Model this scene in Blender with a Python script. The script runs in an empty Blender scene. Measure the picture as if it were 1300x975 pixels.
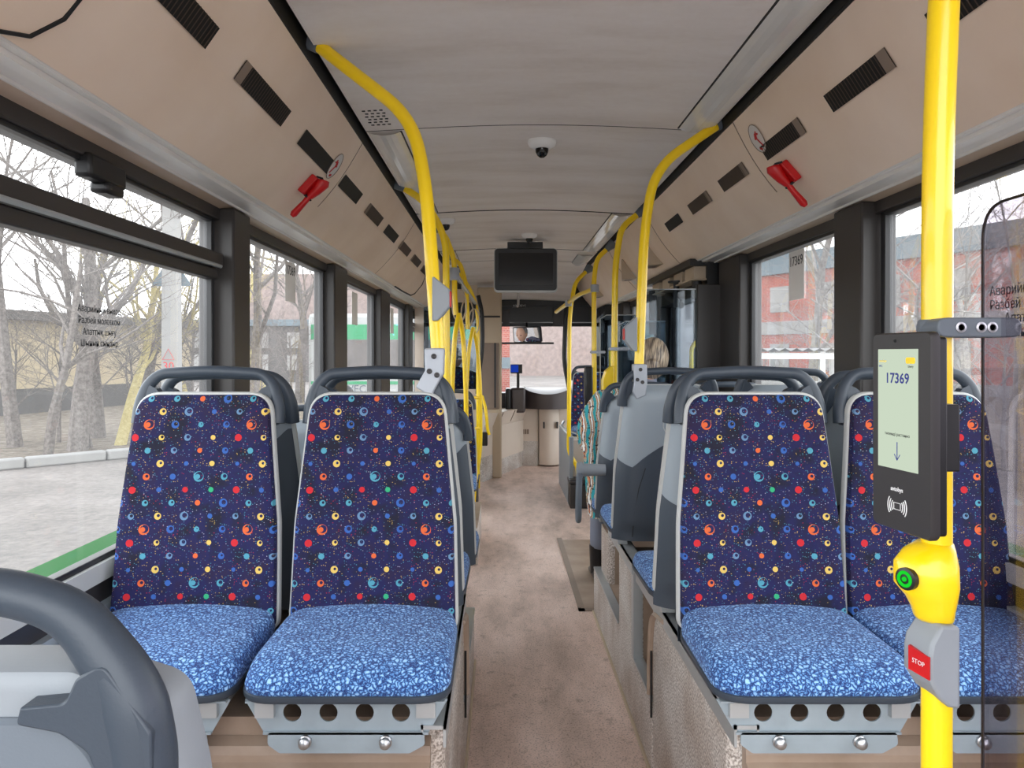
import bpy, bmesh, math, random
from mathutils import Vector, Matrix
random.seed(7)
PI = math.pi
F = 960.0; VX = 637.0; VY = 450.0; ZC = 1.4
S = bpy.context.scene
COL = S.collection

def at(px, py, Y):
    return Vector(((px - VX) / F * Y, Y, ZC - (py - VY) / F * Y))
def lin(c):
    return tuple(((v / 255.0) / 12.92 if v / 255.0 <= 0.04045 else ((v / 255.0 + 0.055) / 1.055) ** 2.4) for v in c)

# ------------------------------------------------------------------ materials
class NT:
    def __init__(s, name):
        s.m = bpy.data.materials.new(name); s.m.use_nodes = True
        s.t = s.m.node_tree; s.n = s.t.nodes; s.l = s.t.links
        s.n.clear()
        s.out = s.n.new('ShaderNodeOutputMaterial')
    def node(s, kind, **kw):
        nd = s.n.new('ShaderNode' + kind)
        for k, v in kw.items(): setattr(nd, k, v)
        return nd
    def link(s, a, b): s.l.new(a, b)
    def setin(s, sock, v):
        if hasattr(v, 'is_linked') or isinstance(v, bpy.types.NodeSocket): s.l.new(v, sock)
        else: sock.default_value = v
    def math(s, op, a, b=None, c=None):
        nd = s.node('Math', operation=op)
        s.setin(nd.inputs[0], a)
        if b is not None: s.setin(nd.inputs[1], b)
        if c is not None: s.setin(nd.inputs[2], c)
        return nd.outputs[0]
    def mix(s, fac, a, b, blend='MIX'):
        nd = s.node('Mix', data_type='RGBA', blend_type=blend)
        s.setin(nd.inputs[0], fac)
        for i, v in ((6, a), (7, b)):
            if isinstance(v, tuple) and len(v) == 3: v = v + (1,)
            s.setin(nd.inputs[i], v)
        return nd.outputs[2]
    def ramp(s, fac, stops, const=False):
        nd = s.node('ValToRGB')
        cr = nd.color_ramp
        if const: cr.interpolation = 'CONSTANT'
        while len(cr.elements) < len(stops): cr.elements.new(0.5)
        for i, (p, c) in enumerate(stops):
            cr.elements[i].position = p
        for i, (p, c) in enumerate(stops):
            cr.elements[i].color = tuple(c) + (1,) if len(c) == 3 else c
        s.setin(nd.inputs[0], fac)
        return nd.outputs[0]
    def noise(s, scale, detail=3, vec=None, rough=0.5):
        nd = s.node('TexNoise'); nd.inputs['Scale'].default_value = scale
        nd.inputs['Detail'].default_value = detail; nd.inputs['Roughness'].default_value = rough
        if vec is not None: s.link(vec, nd.inputs['Vector'])
        return nd.outputs[0]
    def coord(s, which='Object'):
        return s.node('TexCoord').outputs[which]
    def bsdf(s, color, rough=0.5, metal=0.0, bump=None, bstr=0.2, bdist=0.002, **kw):
        b = s.node('BsdfPrincipled')
        if isinstance(color, tuple):
            b.inputs['Base Color'].default_value = color[:3] + (1,)
        else: s.link(color, b.inputs['Base Color'])
        s.setin(b.inputs['Roughness'], rough); b.inputs['Metallic'].default_value = metal
        for k, v in kw.items():
            b.inputs[k.replace('_', ' ')].default_value = v
        if bump is not None:
            bn = s.node('Bump'); bn.inputs['Strength'].default_value = bstr; bn.inputs['Distance'].default_value = bdist
            s.link(bump, bn.inputs['Height']); s.link(bn.outputs[0], b.inputs['Normal'])
        s.link(b.outputs[0], s.out.inputs[0])
        return b

def plain(name, rgb, rough=0.5, metal=0.0, var=0.12, scale=6.0, bump=0.0, bscale=120.0, **kw):
    t = NT(name); c = lin(rgb)
    co = t.coord()
    n = t.noise(scale, 4, co)
    dark = tuple(v * (1 - var) for v in c); light = tuple(min(1, v * (1 + var)) for v in c)
    colr = t.mix(n, dark, light)
    bh = t.noise(bscale, 2, co) if bump else None
    t.bsdf(colr, rough, metal, bump=bh, bstr=bump, **kw)
    return t.m

M = {}
M['yellow'] = plain('yellow_paint', (255, 214, 16), 0.28, var=0.03, Coat_Weight=0.3)
M['grey'] = plain('grey_plastic', (136, 142, 148), 0.45, var=0.06, bump=0.05, bscale=400)
M['midgrey'] = plain('mid_grey_plastic', (98, 106, 115), 0.45, var=0.06, bump=0.08, bscale=400)
M['lightgrey'] = plain('light_grey_plastic', (150, 160, 168), 0.45, var=0.05, bump=0.05, bscale=400)
M['darkgrey'] = plain('dark_grey_plastic', (66, 74, 84), 0.45, var=0.08, bump=0.1, bscale=350)
M['handle'] = plain('slate_grey_plastic', (54, 63, 74), 0.42, var=0.08, bump=0.1, bscale=300)
M['trimgrey'] = plain('pale_trim_plastic', (190, 192, 190), 0.4, var=0.05)
M['black'] = plain('black_plastic', (18, 18, 20), 0.4, var=0.1)
M['rubber'] = plain('black_rubber', (12, 12, 13), 0.6, var=0.1)
M['frame'] = plain('dark_frame', (50, 46, 44), 0.4, var=0.08)
M['frame_black'] = plain('black_frame', (26, 27, 30), 0.35, var=0.08)
M['charcoal'] = plain('charcoal_plastic', (52, 50, 52), 0.4, var=0.08)
def mk_paper():
    t = NT('sticker_paper_backlit'); n = t.noise(5, 3, t.coord()); c = t.mix(n, lin((206, 202, 198)), lin((226, 223, 218)))
    d = t.node('BsdfDiffuse'); tl = t.node('BsdfTranslucent'); mx = t.node('MixShader'); mx.inputs[0].default_value = .3
    t.link(c, d.inputs[0]); t.link(c, tl.inputs[0]); t.link(d.outputs[0], mx.inputs[1]); t.link(tl.outputs[0], mx.inputs[2]); t.link(mx.outputs[0], t.out.inputs[0]); return t.m
M['paper_thin'] = mk_paper()
M['steel'] = plain('brushed_steel', (190, 192, 195), 0.3, 0.9, var=0.06)
M['alu'] = plain('aluminium_edge', (178, 182, 184), 0.35, 0.5, var=0.1)
M['clamp'] = plain('cast_grey_clamp', (165, 170, 178), 0.4, 0.2, var=0.06)
M['bracket'] = plain('grey_painted_steel', (150, 162, 170), 0.4, 0.1, var=0.14, scale=20)
M['red'] = plain('red_plastic', (190, 16, 20), 0.35, var=0.1)
M['cream'] = plain('cream_panel', (214, 200, 186), 0.5, var=0.04)
M['creamdark'] = plain('beige_panel', (190, 172, 148), 0.5, var=0.05)
M['woodish'] = plain('brown_trim', (135, 118, 105), 0.5, var=0.12, scale=10)
M['dash'] = plain('dashboard_plastic', (82, 74, 74), 0.35, var=0.1)
M['reader'] = plain('matt_dark_casing', (44, 41, 41), 0.45, var=0.06)
M['white'] = plain('white_plastic', (232, 232, 230), 0.4, var=0.03)
M['bronze'] = plain('vent_brown', (70, 54, 44), 0.6, var=0.2, scale=60)
M['green'] = plain('green_paint', (0, 92, 22), 0.9, var=0.05, Specular_IOR_Level=0.05)
M['ink'] = plain('black_ink', (20, 20, 24), 0.6, var=0.0)
M['blueink'] = plain('blue_ink', (45, 55, 130), 0.6, var=0.0)
M['redink'] = plain('red_ink', (190, 40, 45), 0.6, var=0.0)
M['whiteink'] = plain('white_ink', (225, 225, 225), 0.6, var=0.0)
M['paper'] = plain('sticker_paper', (215, 212, 208), 0.6, var=0.04)

def mk_cove():
    t = NT('cove_panel_cream'); co = t.coord()
    n = t.noise(3.0, 5, co); c = t.ramp(n, [(0.25, lin((230, 207, 184))), (0.75, lin((243, 224, 205)))])
    b = t.noise(260, 2, co)
    t.bsdf(c, 0.5, bump=b, bstr=0.06); return t.m
M['cove'] = mk_cove()
def mk_ceiling():
    t = NT('ceiling_panel'); co = t.coord()
    mp = t.node('Mapping'); mp.inputs['Scale'].default_value = (0.6, 2.2, 1); t.link(co, mp.inputs[0])
    n = t.noise(2.2, 6, mp.outputs[0], 0.6)
    c = t.ramp(n, [(0.28, lin((212, 203, 194))), (0.5, lin((228, 221, 215))), (0.75, lin((236, 231, 227)))])
    n2 = t.noise(40, 4, co); c2 = t.mix(0.12, c, n2, 'OVERLAY')
    t.bsdf(c2, 0.55, bump=t.noise(3, 3, co), bstr=0.15, bdist=0.02); return t.m
M['ceiling'] = mk_ceiling()
M['diffuser'] = plain('lamp_diffuser', (190, 186, 180), 0.12, var=0.15, scale=4, bump=0.35, bscale=9)
_l = [n_ for n_ in M['diffuser'].node_tree.nodes if n_.type == 'BSDF_PRINCIPLED'][0]
_l.inputs['Emission Color'].default_value = (1, .97, .92, 1); _l.inputs['Emission Strength'].default_value = .010  # lamps are off; faint glow added to the covers to brighten the interior
M['soffit'] = plain('soffit_trim', (232, 228, 222), 0.28, var=0.08, scale=9)
M['soffit_tan'] = plain('soffit_tan', (205, 182, 158), 0.35, var=0.06)

def mk_floor():
    t = NT('dusty_vinyl_floor'); co = t.coord('Object')
    mp = t.node('Mapping'); mp.inputs['Scale'].default_value = (1, 0.35, 1); t.link(co, mp.inputs[0])
    n = t.noise(3.0, 8, mp.outputs[0], 0.65)
    c = t.ramp(n, [(0.32, lin((178, 156, 142))), (0.5, lin((222, 196, 182))), (0.68, lin((244, 220, 208)))])
    s = t.noise(150, 3, co)
    sp = t.ramp(s, [(0.34, (0.10, 0.08, 0.06)), (0.47, (1, 1, 1))])
    c = t.mix(0.55, c, sp, 'MULTIPLY')
    n3 = t.noise(14, 6, co, 0.7)
    c = t.mix(t.ramp(n3, [(0.56, (0, 0, 0)), (0.68, (0.5, 0.5, 0.5))]), c, lin((136, 112, 96)))
    t.bsdf(c, 0.6, bump=s, bstr=0.15); return t.m
M['floor'] = mk_floor()
def mk_speck():
    t = NT('speckled_grey_vinyl'); co = t.coord()
    s = t.noise(170, 2, co); n = t.noise(3.5, 5, co, 0.6)
    c = t.ramp(s, [(0.38, lin((150, 142, 136))), (0.5, lin((204, 198, 192))), (0.62, lin((238, 234, 230)))])
    d = t.ramp(n, [(0.35, lin((170, 140, 112))), (0.62, (1, 1, 1))])
    c = t.mix(0.6, c, d, 'MULTIPLY')
    t.bsdf(c, 0.45, bump=s, bstr=0.1); return t.m
M['speck'] = mk_speck()
def mk_tan():
    t = NT('tan_vinyl'); co = t.coord()
    n = t.noise(4, 6, co, 0.6)
    c = t.ramp(n, [(0.3, lin((142, 120, 102))), (0.7, lin((172, 152, 136)))])
    t.bsdf(c, 0.45, bump=t.noise(60, 3, co), bstr=0.1); return t.m
M['tan'] = mk_tan()

def mk_fabric():
    t = NT('patterned_navy_fabric'); co = t.coord('Object')
    sp = t.node('SeparateXYZ'); t.link(co, sp.inputs[0])
    P = 0.0335
    u = t.math('DIVIDE', sp.outputs[0], P); v = t.math('DIVIDE', sp.outputs[2], P)
    a = t.math('MULTIPLY', t.math('ADD', u, v), 0.5); b = t.math('MULTIPLY', t.math('SUBTRACT', u, v), 0.5)
    ra = t.math('ROUND', a); rb = t.math('ROUND', b)
    cu = t.math('ADD', ra, rb); cv = t.math('SUBTRACT', ra, rb)
    du = t.math('SUBTRACT', u, cu); dv = t.math('SUBTRACT', v, cv)
    d = t.math('SQRT', t.math('ADD', t.math('MULTIPLY', du, du), t.math('MULTIPLY', dv, dv)))
    mu = t.math('FLOORED_MODULO', t.math('ADD', cu, 1), 8) ; mv = t.math('FLOORED_MODULO', t.math('MULTIPLY', cv, -1), 8)
    idx = t.math('ADD', t.math('MULTIPLY', t.math('ROUND', mu), 4), t.math('FLOOR', t.math('ADD', t.math('DIVIDE', mv, 2), 0.1)))
    fac = t.math('DIVIDE', t.math('ADD', idx, 0.5), 32)
    Yl = lin((210, 178, 90)); Or = lin((205, 92, 44)); Rd = lin((186, 26, 38)); Bl = lin((44, 88, 160)); Cy = lin((72, 144, 165)); Gr = lin((40, 160, 110)); Lb = lin((92, 126, 160))
    # (colour, outer radius, inner radius (ring hole), shape offset) ordered column by column of the repeat
    T = [
     (Lb,.30,.16),(Bl,.20,0),(Rd,.25,0),(Lb,.38,.22),
     (Cy,.24,.06),(Or,.22,0),(Cy,.46,.36),(Or,.24,0),
     (Yl,.22,0),(Yl,.24,0),(Gr,.23,0),(Bl,.22,0),
     (Bl,.30,.16),(Bl,.28,.10),(Cy,.30,.17),(Bl,.38,.20),
     (Rd,.32,0),(Bl,.18,0),(Rd,.31,0),(Lb,.27,.14),
     (Or,.46,.36),(Cy,.26,.0),(Or,.30,.14),(Cy,.27,.12),
     (Yl,.25,.13),(Yl,.32,.12),(Bl,.22,0),(Yl,.31,.14),
     (Bl,.34,.18),(Lb,.28,.14),(Bl,.26,.0),(Cy,.27,.10)]
    colr = t.ramp(fac, [(i / 32, T[i][0]) for i in range(32)], True)
    rad = t.ramp(fac, [(i / 32, (T[i][1]*.86, T[i][2]*.86, 0.0)) for i in range(32)], True)
    sr = t.node('SeparateColor'); t.link(rad, sr.inputs[0])
    inside = t.math('LESS_THAN', d, sr.outputs[0])
    # ring hole is pushed off-centre so the rings look crescent-like
    du2 = t.math('SUBTRACT', du, 0.05); dv2 = t.math('SUBTRACT', dv, 0.05)
    d2 = t.math('SQRT', t.math('ADD', t.math('MULTIPLY', du2, du2), t.math('MULTIPLY', dv2, dv2)))
    hole = t.math('LESS_THAN', d2, sr.outputs[1])
    core_d = t.math('SQRT', t.math('ADD', t.math('MULTIPLY', t.math('ADD', du, 0.08), t.math('ADD', du, 0.08)), t.math('MULTIPLY', dv, dv)))
    core = t.math('MULTIPLY', t.math('LESS_THAN', core_d, 0.19), t.math('GREATER_THAN', sr.outputs[1], 0.26))
    mask = t.math('MAXIMUM', t.math('MULTIPLY', inside, t.math('SUBTRACT', 1, hole)), core)
    # flecks
    vo = t.node('TexVoronoi'); vo.inputs['Scale'].default_value = 190; 
    mp = t.node('Mapping'); mp.inputs['Scale'].default_value = (1.0, 1.0, 1.5); t.link(co, mp.inputs[0]); t.link(mp.outputs[0], vo.inputs['Vector'])
    sc = t.node('SeparateColor'); t.link(vo.outputs['Color'], sc.inputs[0])
    fl = t.math('MULTIPLY', t.math('LESS_THAN', vo.outputs['Distance'], 0.27), t.math('GREATER_THAN', sc.outputs[0], 0.56))
    fcol = t.ramp(sc.outputs[1], [(0, Cy), (0.35, Yl), (0.6, Lb), (0.78, Rd), (0.88, (0.5, 0.5, 0.6))], True)
    n = t.noise(16, 3, co)
    base = t.ramp(n, [(0.35, lin((6, 5, 34))), (0.5, lin((11, 12, 70))), (0.68, lin((26, 11, 54)))])
    c = t.mix(t.math('MULTIPLY', fl, 0.68), base, fcol)
    c = t.mix(mask, c, colr)
    bn = t.noise(700, 2, co)
    t.bsdf(c, 0.85, bump=bn, bstr=0.25); return t.m
M['fabric'] = mk_fabric()
def mk_cushion():
    t = NT('mottled_blue_fabric'); co = t.coord('Object')
    nz = t.node('TexNoise'); nz.inputs['Scale'].default_value = 120; nz.inputs['Detail'].default_value = 1; t.link(co, nz.inputs['Vector'])
    vm = t.node('VectorMath', operation='SCALE'); t.link(nz.outputs[1], vm.inputs[0]); vm.inputs[3].default_value = 0.012
    va = t.node('VectorMath', operation='ADD'); t.link(co, va.inputs[0]); t.link(vm.outputs[0], va.inputs[1])
    vo = t.node('TexVoronoi', feature='DISTANCE_TO_EDGE'); vo.inputs['Scale'].default_value = 104; t.link(va.outputs[0], vo.inputs['Vector'])
    c = t.ramp(vo.outputs['Distance'], [(0.03, lin((16, 44, 104))), (0.18, lin((84, 136, 198))), (0.36, lin((156, 198, 238)))])
    t.bsdf(c, 0.85, bump=vo.outputs['Distance'], bstr=0.4, Sheen_Weight=0.1); return t.m
M['cushion'] = mk_cushion()

def mk_glass(name, tint=(0.97, 0.985, 0.99), refl=0.35, dirt_haze=0.0):
    t = NT(name)
    tr = t.node('BsdfTransparent'); tr.inputs[0].default_value = tint + (1,)
    gl = t.node('BsdfGlossy'); gl.inputs['Roughness'].default_value = 0.02
    fr = t.node('Fresnel'); fr.inputs[0].default_value = 1.45
    mx = t.node('MixShader'); t.link(t.math('MULTIPLY', fr.outputs[0], refl), mx.inputs[0])
    t.link(tr.outputs[0], mx.inputs[1]); t.link(gl.outputs[0], mx.inputs[2]); last = mx.outputs[0]
    if dirt_haze:
        tl = t.node('BsdfTranslucent'); tl.inputs[0].default_value = (.92, .93, .95, 1)
        dn = t.noise(2.5, 6, t.coord(), .65); m2 = t.node('MixShader')
        t.link(t.math('MULTIPLY', dn, dirt_haze*2), m2.inputs[0]); t.link(last, m2.inputs[1]); t.link(tl.outputs[0], m2.inputs[2]); last = m2.outputs[0]
    t.link(last, t.out.inputs[0])
    return t.m
M['glass'] = mk_glass('window_glass', dirt_haze=0.07)  # translucent dirt veil on the panes, added to haze the outside view
M['glass_tint'] = mk_glass('smoky_glass', (0.70, 0.67, 0.71), 0.22)
M['glass_door'] = mk_glass('door_glass', (0.62, 0.70, 0.76), 1.0)
M['mirror'] = plain('mirror_glass', (235, 235, 238), 0.02, 1.0, var=0.0)
M['screen_black'] = plain('black_screen', (14, 14, 17), 0.12, var=0.05)
M['grille'] = plain('grille_black', (12, 11, 11), 0.7, var=0.1)

def emis(name, rgb, st=1.0):
    t = NT(name); e = t.node('Emission'); e.inputs[0].default_value = lin(rgb) + (1,); e.inputs[1].default_value = st
    t.link(e.outputs[0], t.out.inputs[0]); return t.m

# exterior
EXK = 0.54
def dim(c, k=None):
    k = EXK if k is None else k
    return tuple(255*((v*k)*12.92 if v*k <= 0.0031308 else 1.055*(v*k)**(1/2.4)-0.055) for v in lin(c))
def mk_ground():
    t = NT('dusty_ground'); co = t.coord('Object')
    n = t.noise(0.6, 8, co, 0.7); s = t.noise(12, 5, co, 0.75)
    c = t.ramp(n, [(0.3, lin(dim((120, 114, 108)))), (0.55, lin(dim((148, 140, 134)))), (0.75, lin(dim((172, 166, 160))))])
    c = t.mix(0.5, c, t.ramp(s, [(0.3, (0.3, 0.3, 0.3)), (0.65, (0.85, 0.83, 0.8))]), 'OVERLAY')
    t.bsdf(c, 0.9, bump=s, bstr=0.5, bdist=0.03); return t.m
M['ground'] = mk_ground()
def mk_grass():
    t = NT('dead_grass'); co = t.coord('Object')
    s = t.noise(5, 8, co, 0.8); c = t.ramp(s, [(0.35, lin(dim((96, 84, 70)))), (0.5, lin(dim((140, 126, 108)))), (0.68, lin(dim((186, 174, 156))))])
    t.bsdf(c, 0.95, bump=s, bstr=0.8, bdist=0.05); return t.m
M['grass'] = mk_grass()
def mk_bark(name, a, b):
    t = NT(name); co = t.coord('Object'); s = t.noise(14, 5, co, 0.7)
    t.bsdf(t.ramp(s, [(0.35, lin(dim(a))), (0.65, lin(dim(b)))]), 0.9); return t.m
M['bark'] = mk_bark('grey_bark', (112, 102, 96), (164, 154, 146))
M['bark_yellow'] = mk_bark('yellow_bark', (196, 178, 110), (230, 214, 150))
M['bark_pale'] = mk_bark('pale_bark', (150, 142, 138), (204, 198, 192))
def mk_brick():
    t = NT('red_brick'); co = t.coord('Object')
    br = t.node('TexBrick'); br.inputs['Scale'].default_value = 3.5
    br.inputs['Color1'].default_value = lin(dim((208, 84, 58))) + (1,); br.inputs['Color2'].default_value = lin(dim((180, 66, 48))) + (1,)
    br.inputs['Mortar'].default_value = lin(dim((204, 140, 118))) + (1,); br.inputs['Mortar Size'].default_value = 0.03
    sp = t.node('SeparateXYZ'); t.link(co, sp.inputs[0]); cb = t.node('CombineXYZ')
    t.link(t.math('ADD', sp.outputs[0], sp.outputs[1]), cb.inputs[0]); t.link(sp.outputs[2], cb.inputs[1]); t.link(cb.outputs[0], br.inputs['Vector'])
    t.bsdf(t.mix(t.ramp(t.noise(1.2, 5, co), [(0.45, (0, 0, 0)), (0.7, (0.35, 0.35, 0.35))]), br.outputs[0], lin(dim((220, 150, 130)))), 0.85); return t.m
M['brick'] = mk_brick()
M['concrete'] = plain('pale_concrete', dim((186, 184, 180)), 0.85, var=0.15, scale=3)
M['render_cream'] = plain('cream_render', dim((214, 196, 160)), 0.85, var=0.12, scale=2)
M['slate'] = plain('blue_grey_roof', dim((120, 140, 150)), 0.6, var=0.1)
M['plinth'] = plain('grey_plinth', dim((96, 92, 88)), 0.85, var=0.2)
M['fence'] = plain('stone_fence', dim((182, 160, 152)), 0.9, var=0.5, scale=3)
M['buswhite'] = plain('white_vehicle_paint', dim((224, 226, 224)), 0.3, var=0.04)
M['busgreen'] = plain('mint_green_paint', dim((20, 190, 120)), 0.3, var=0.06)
M['busglass'] = plain('vehicle_glass_reflection_tone', dim((128, 118, 112)), 0.25, var=0.35, scale=3)  # grey-brown reflections painted into the minibus window colour
M['teal'] = plain('teal_ink', (90, 200, 200), 0.5, var=0.0)

# ------------------------------------------------------------------ mesh builder
class MB:
    def __init__(s): s.v = []; s.f = []; s.mi = []; s.cur = 0
    def add(s, vs, fs):
        o = len(s.v); s.v += [tuple(p) for p in vs]
        for f in fs: s.f.append(tuple(i + o for i in f)); s.mi.append(s.cur)
        return s
    def box(s, x0, x1, y0, y1, z0, z1):
        return s.add([(x0,y0,z0),(x1,y0,z0),(x1,y1,z0),(x0,y1,z0),(x0,y0,z1),(x1,y0,z1),(x1,y1,z1),(x0,y1,z1)],
                     [(0,3,2,1),(4,5,6,7),(0,1,5,4),(1,2,6,5),(2,3,7,6),(3,0,4,7)])
    def quad(s, *p): return s.add(p, [tuple(range(len(p)))])
    def tube(s, pts, r, n=12, caps=True, closed=False, sq=None):
        pts = [Vector(p) for p in pts]; m = len(pts)
        rr = r if isinstance(r, (list, tuple)) else [r] * m
        rings = []; prev = None
        for i, p in enumerate(pts):
            if closed: d = (pts[(i + 1) % m] - pts[i - 1])
            else: d = (pts[min(i + 1, m - 1)] - pts[max(i - 1, 0)])
            d = d.normalized() if d.length > 1e-9 else Vector((0, 0, 1))
            if prev is None:
                up = Vector((0, 0, 1)) if abs(d.z) < 0.9 else Vector((0, 1, 0))
                a = d.cross(up).normalized()
            else:
                a = (prev - d * prev.dot(d)); a = a.normalized() if a.length > 1e-6 else d.orthogonal().normalized()
            prev = a; b = d.cross(a)
            ring = []
            for k in range(n):
                t = 2 * PI * k / n
                q = a * math.cos(t) * rr[i] + b * math.sin(t) * rr[i] * (sq or 1)
                ring.append(tuple(p + q))
            rings.append(ring)
        vs = [q for r_ in rings for q in r_]; fs = []
        L = m if closed else m - 1
        for i in range(L):
            j = (i + 1) % m
            for k in range(n):
                k2 = (k + 1) % n
                fs.append((i*n+k, i*n+k2, j*n+k2, j*n+k))
        if caps and not closed:
            fs.append(tuple(range(n))[::-1]); fs.append(tuple((m-1)*n+k for k in range(n)))
        return s.add(vs, fs)
    def lathe(s, prof, c=(0, 0, 0), n=24, axis='z'):
        vs = []; fs = []; m = len(prof)
        for r, h in prof:
            for k in range(n):
                t = 2*PI*k/n; x, y = r*math.cos(t), r*math.sin(t)
                if axis == 'z': q = (c[0]+x, c[1]+y, c[2]+h)
                elif axis == 'y': q = (c[0]+x, c[1]+h, c[2]+y)
                else: q = (c[0]+h, c[1]+x, c[2]+y)
                vs.append(q)
        for i in range(m-1):
            for k in range(n):
                k2 = (k+1) % n; fs.append((i*n+k, i*n+k2, (i+1)*n+k2, (i+1)*n+k))
        fs.append(tuple(range(n))[::-1]); fs.append(tuple((m-1)*n+k for k in range(n)))
        return s.add(vs, fs)
    def prism(s, poly, f0, f1):
        """poly of 2-D points; f0/f1 map a 2-D point to the two 3-D faces"""
        n = len(poly); vs = [f0(p) for p in poly] + [f1(p) for p in poly]
        fs = [tuple(range(n))[::-1], tuple(range(n, 2*n))]
        for i in range(n):
            j = (i+1) % n; fs.append((i, j, n+j, n+i))
        return s.add(vs, fs)
    def pillow(s, out, prof, fm):
        """outline, list of (scale,w), map (u,v,w)->xyz; both ends closed with a fan"""
        n = len(out); cx = sum(p[0] for p in out)/n; cy = sum(p[1] for p in out)/n
        vs = []; fs = []
        for sc, w in prof:
            for p in out: vs.append(fm(cx+(p[0]-cx)*sc, cy+(p[1]-cy)*sc, w))
        for i in range(len(prof)-1):
            for k in range(n):
                k2 = (k+1) % n; fs.append((i*n+k, i*n+k2, (i+1)*n+k2, (i+1)*n+k))
        a = len(vs); vs.append(fm(cx, cy, prof[0][1])); b = len(vs); vs.append(fm(cx, cy, prof[-1][1]))
        last = (len(prof)-1)*n
        for k in range(n):
            k2 = (k+1) % n; fs.append((a, k2, k)); fs.append((b, last+k, last+k2))
        return s.add(vs, fs)
    def mesh(s, name, mats, smooth=True, angle=38):
        me = bpy.data.meshes.new(name); me.from_pydata(s.v, [], s.f)
        for m in mats: me.materials.append(m)
        if len(mats) > 1: me.polygons.foreach_set('material_index', s.mi)
        bm = bmesh.new(); bm.from_mesh(me); bmesh.ops.recalc_face_normals(bm, faces=bm.faces); bm.to_mesh(me); bm.free()
        if smooth:
            me.shade_smooth(); me.set_sharp_from_angle(angle=math.radians(angle))
        return me

def obj(name, mb, mat, parent=None, loc=None, smooth=True, bev=0.0, angle=38):
    mats = [M[k] for k in (mat if isinstance(mat, (list, tuple)) else [mat])]
    me = mb.mesh(name, mats, smooth, angle) if isinstance(mb, MB) else mb
    o = bpy.data.objects.new(name, me); COL.objects.link(o)
    if parent is not None: o.parent = parent
    if loc is not None: o.location = loc
    if bev:
        md = o.modifiers.new('bevel', 'BEVEL'); md.width = bev; md.segments = 2; md.limit_method = 'ANGLE'; md.angle_limit = math.radians(40)
    return o
def tag(o, label, cat, group=None, kind=None):
    o['label'] = label; o['category'] = cat
    if group: o['group'] = group
    if kind: o['kind'] = kind
    return o
def thing(name, label, cat, loc=(0, 0, 0), rz=0.0, group=None):
    o = bpy.data.objects.new(name, None); o.empty_display_size = 0.1; COL.objects.link(o)
    o.location = loc; o.rotation_euler = (0, 0, rz); return tag(o, label, cat, group)
def struct(name, mb, mat, parent=None, **kw):
    o = obj(name, mb, mat, parent, **kw)
    if parent is None: o['kind'] = 'structure'
    return o
def copy_thing(root, loc, rz, label, skip=()):
    r = root.copy(); COL.objects.link(r); r.location = loc; r.rotation_euler = (0, 0, rz); r['label'] = label
    for ch in list(root.children):
        if ch.name.split('.')[0] in skip: continue
        c = ch.copy(); COL.objects.link(c); c.parent = r
        for g in ch.children:
            d = g.copy(); COL.objects.link(d); d.parent = c
    return r
def rpoly(pts, rad, seg=6):
    out = []; n = len(pts)
    for i, p in enumerate(pts):
        r = rad[i] if isinstance(rad, (list, tuple)) else rad
        p = Vector(p); a = Vector(pts[i-1]); b = Vector(pts[(i+1) % n])
        if r <= 0: out.append(tuple(p)); continue
        da = (a-p); db = (b-p); la, lb = da.length, db.length; da.normalize(); db.normalize()
        ang = da.angle(db); t = min(r/math.tan(ang/2), la*0.49, lb*0.49)
        p0 = p+da*t; p1 = p+db*t
        for k in range(seg+1):
            s = k/seg; out.append(tuple(p0*(1-s)**2+p*2*s*(1-s)+p1*s*s))
    return out
def densify(pts, mx):
    out = []
    for i, p in enumerate(pts):
        q = pts[(i+1) % len(pts)]; L = math.dist(p, q); k = max(1, int(math.ceil(L/mx)))
        for j in range(k): out.append(tuple(p[a]+(q[a]-p[a])*j/k for a in range(len(p))))
    return out
def smooth_path(pts, rad, seg=6):
    """3-D polyline with rounded inner corners"""
    pts = [Vector(p) for p in pts]; out = [pts[0]]
    for i in range(1, len(pts)-1):
        p = pts[i]; da = pts[i-1]-p; db = pts[i+1]-p; t = min(rad, da.length*0.49, db.length*0.49)
        p0 = p+da.normalized()*t; p1 = p+db.normalized()*t
        for k in range(seg+1):
            s = k/seg; out.append(p0*(1-s)**2+p*2*s*(1-s)+p1*s*s)
    out.append(pts[-1]); return out
def plate(outer, holes, th, fm):
    """flat plate with round holes: outer [(u,v)], holes [(u,v,r)]; fm(u,v,w)"""
    bm = bmesh.new(); edges = []
    def loop(ps):
        vv = [bm.verts.new((p[0], p[1], 0)) for p in ps]
        for i in range(len(vv)): edges.append(bm.edges.new((vv[i], vv[(i+1) % len(vv)])))
    loop(outer)
    for (u, v, r) in holes: loop([(u+r*math.cos(2*PI*k/20), v+r*math.sin(2*PI*k/20)) for k in range(20)])
    bmesh.ops.triangle_fill(bm, edges=edges, use_beauty=True, use_dissolve=False)
    res = bmesh.ops.extrude_face_region(bm, geom=list(bm.faces))
    for g in res['geom']:
        if isinstance(g, bmesh.types.BMVert): g.co.z = th
    bm.verts.ensure_lookup_table()
    mb = MB(); mb.add([fm(*v.co) for v in bm.verts], [tuple(v.index for v in f.verts) for f in bm.faces] if not bm.verts.index_update() else [])
    bm.free(); return mb
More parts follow.
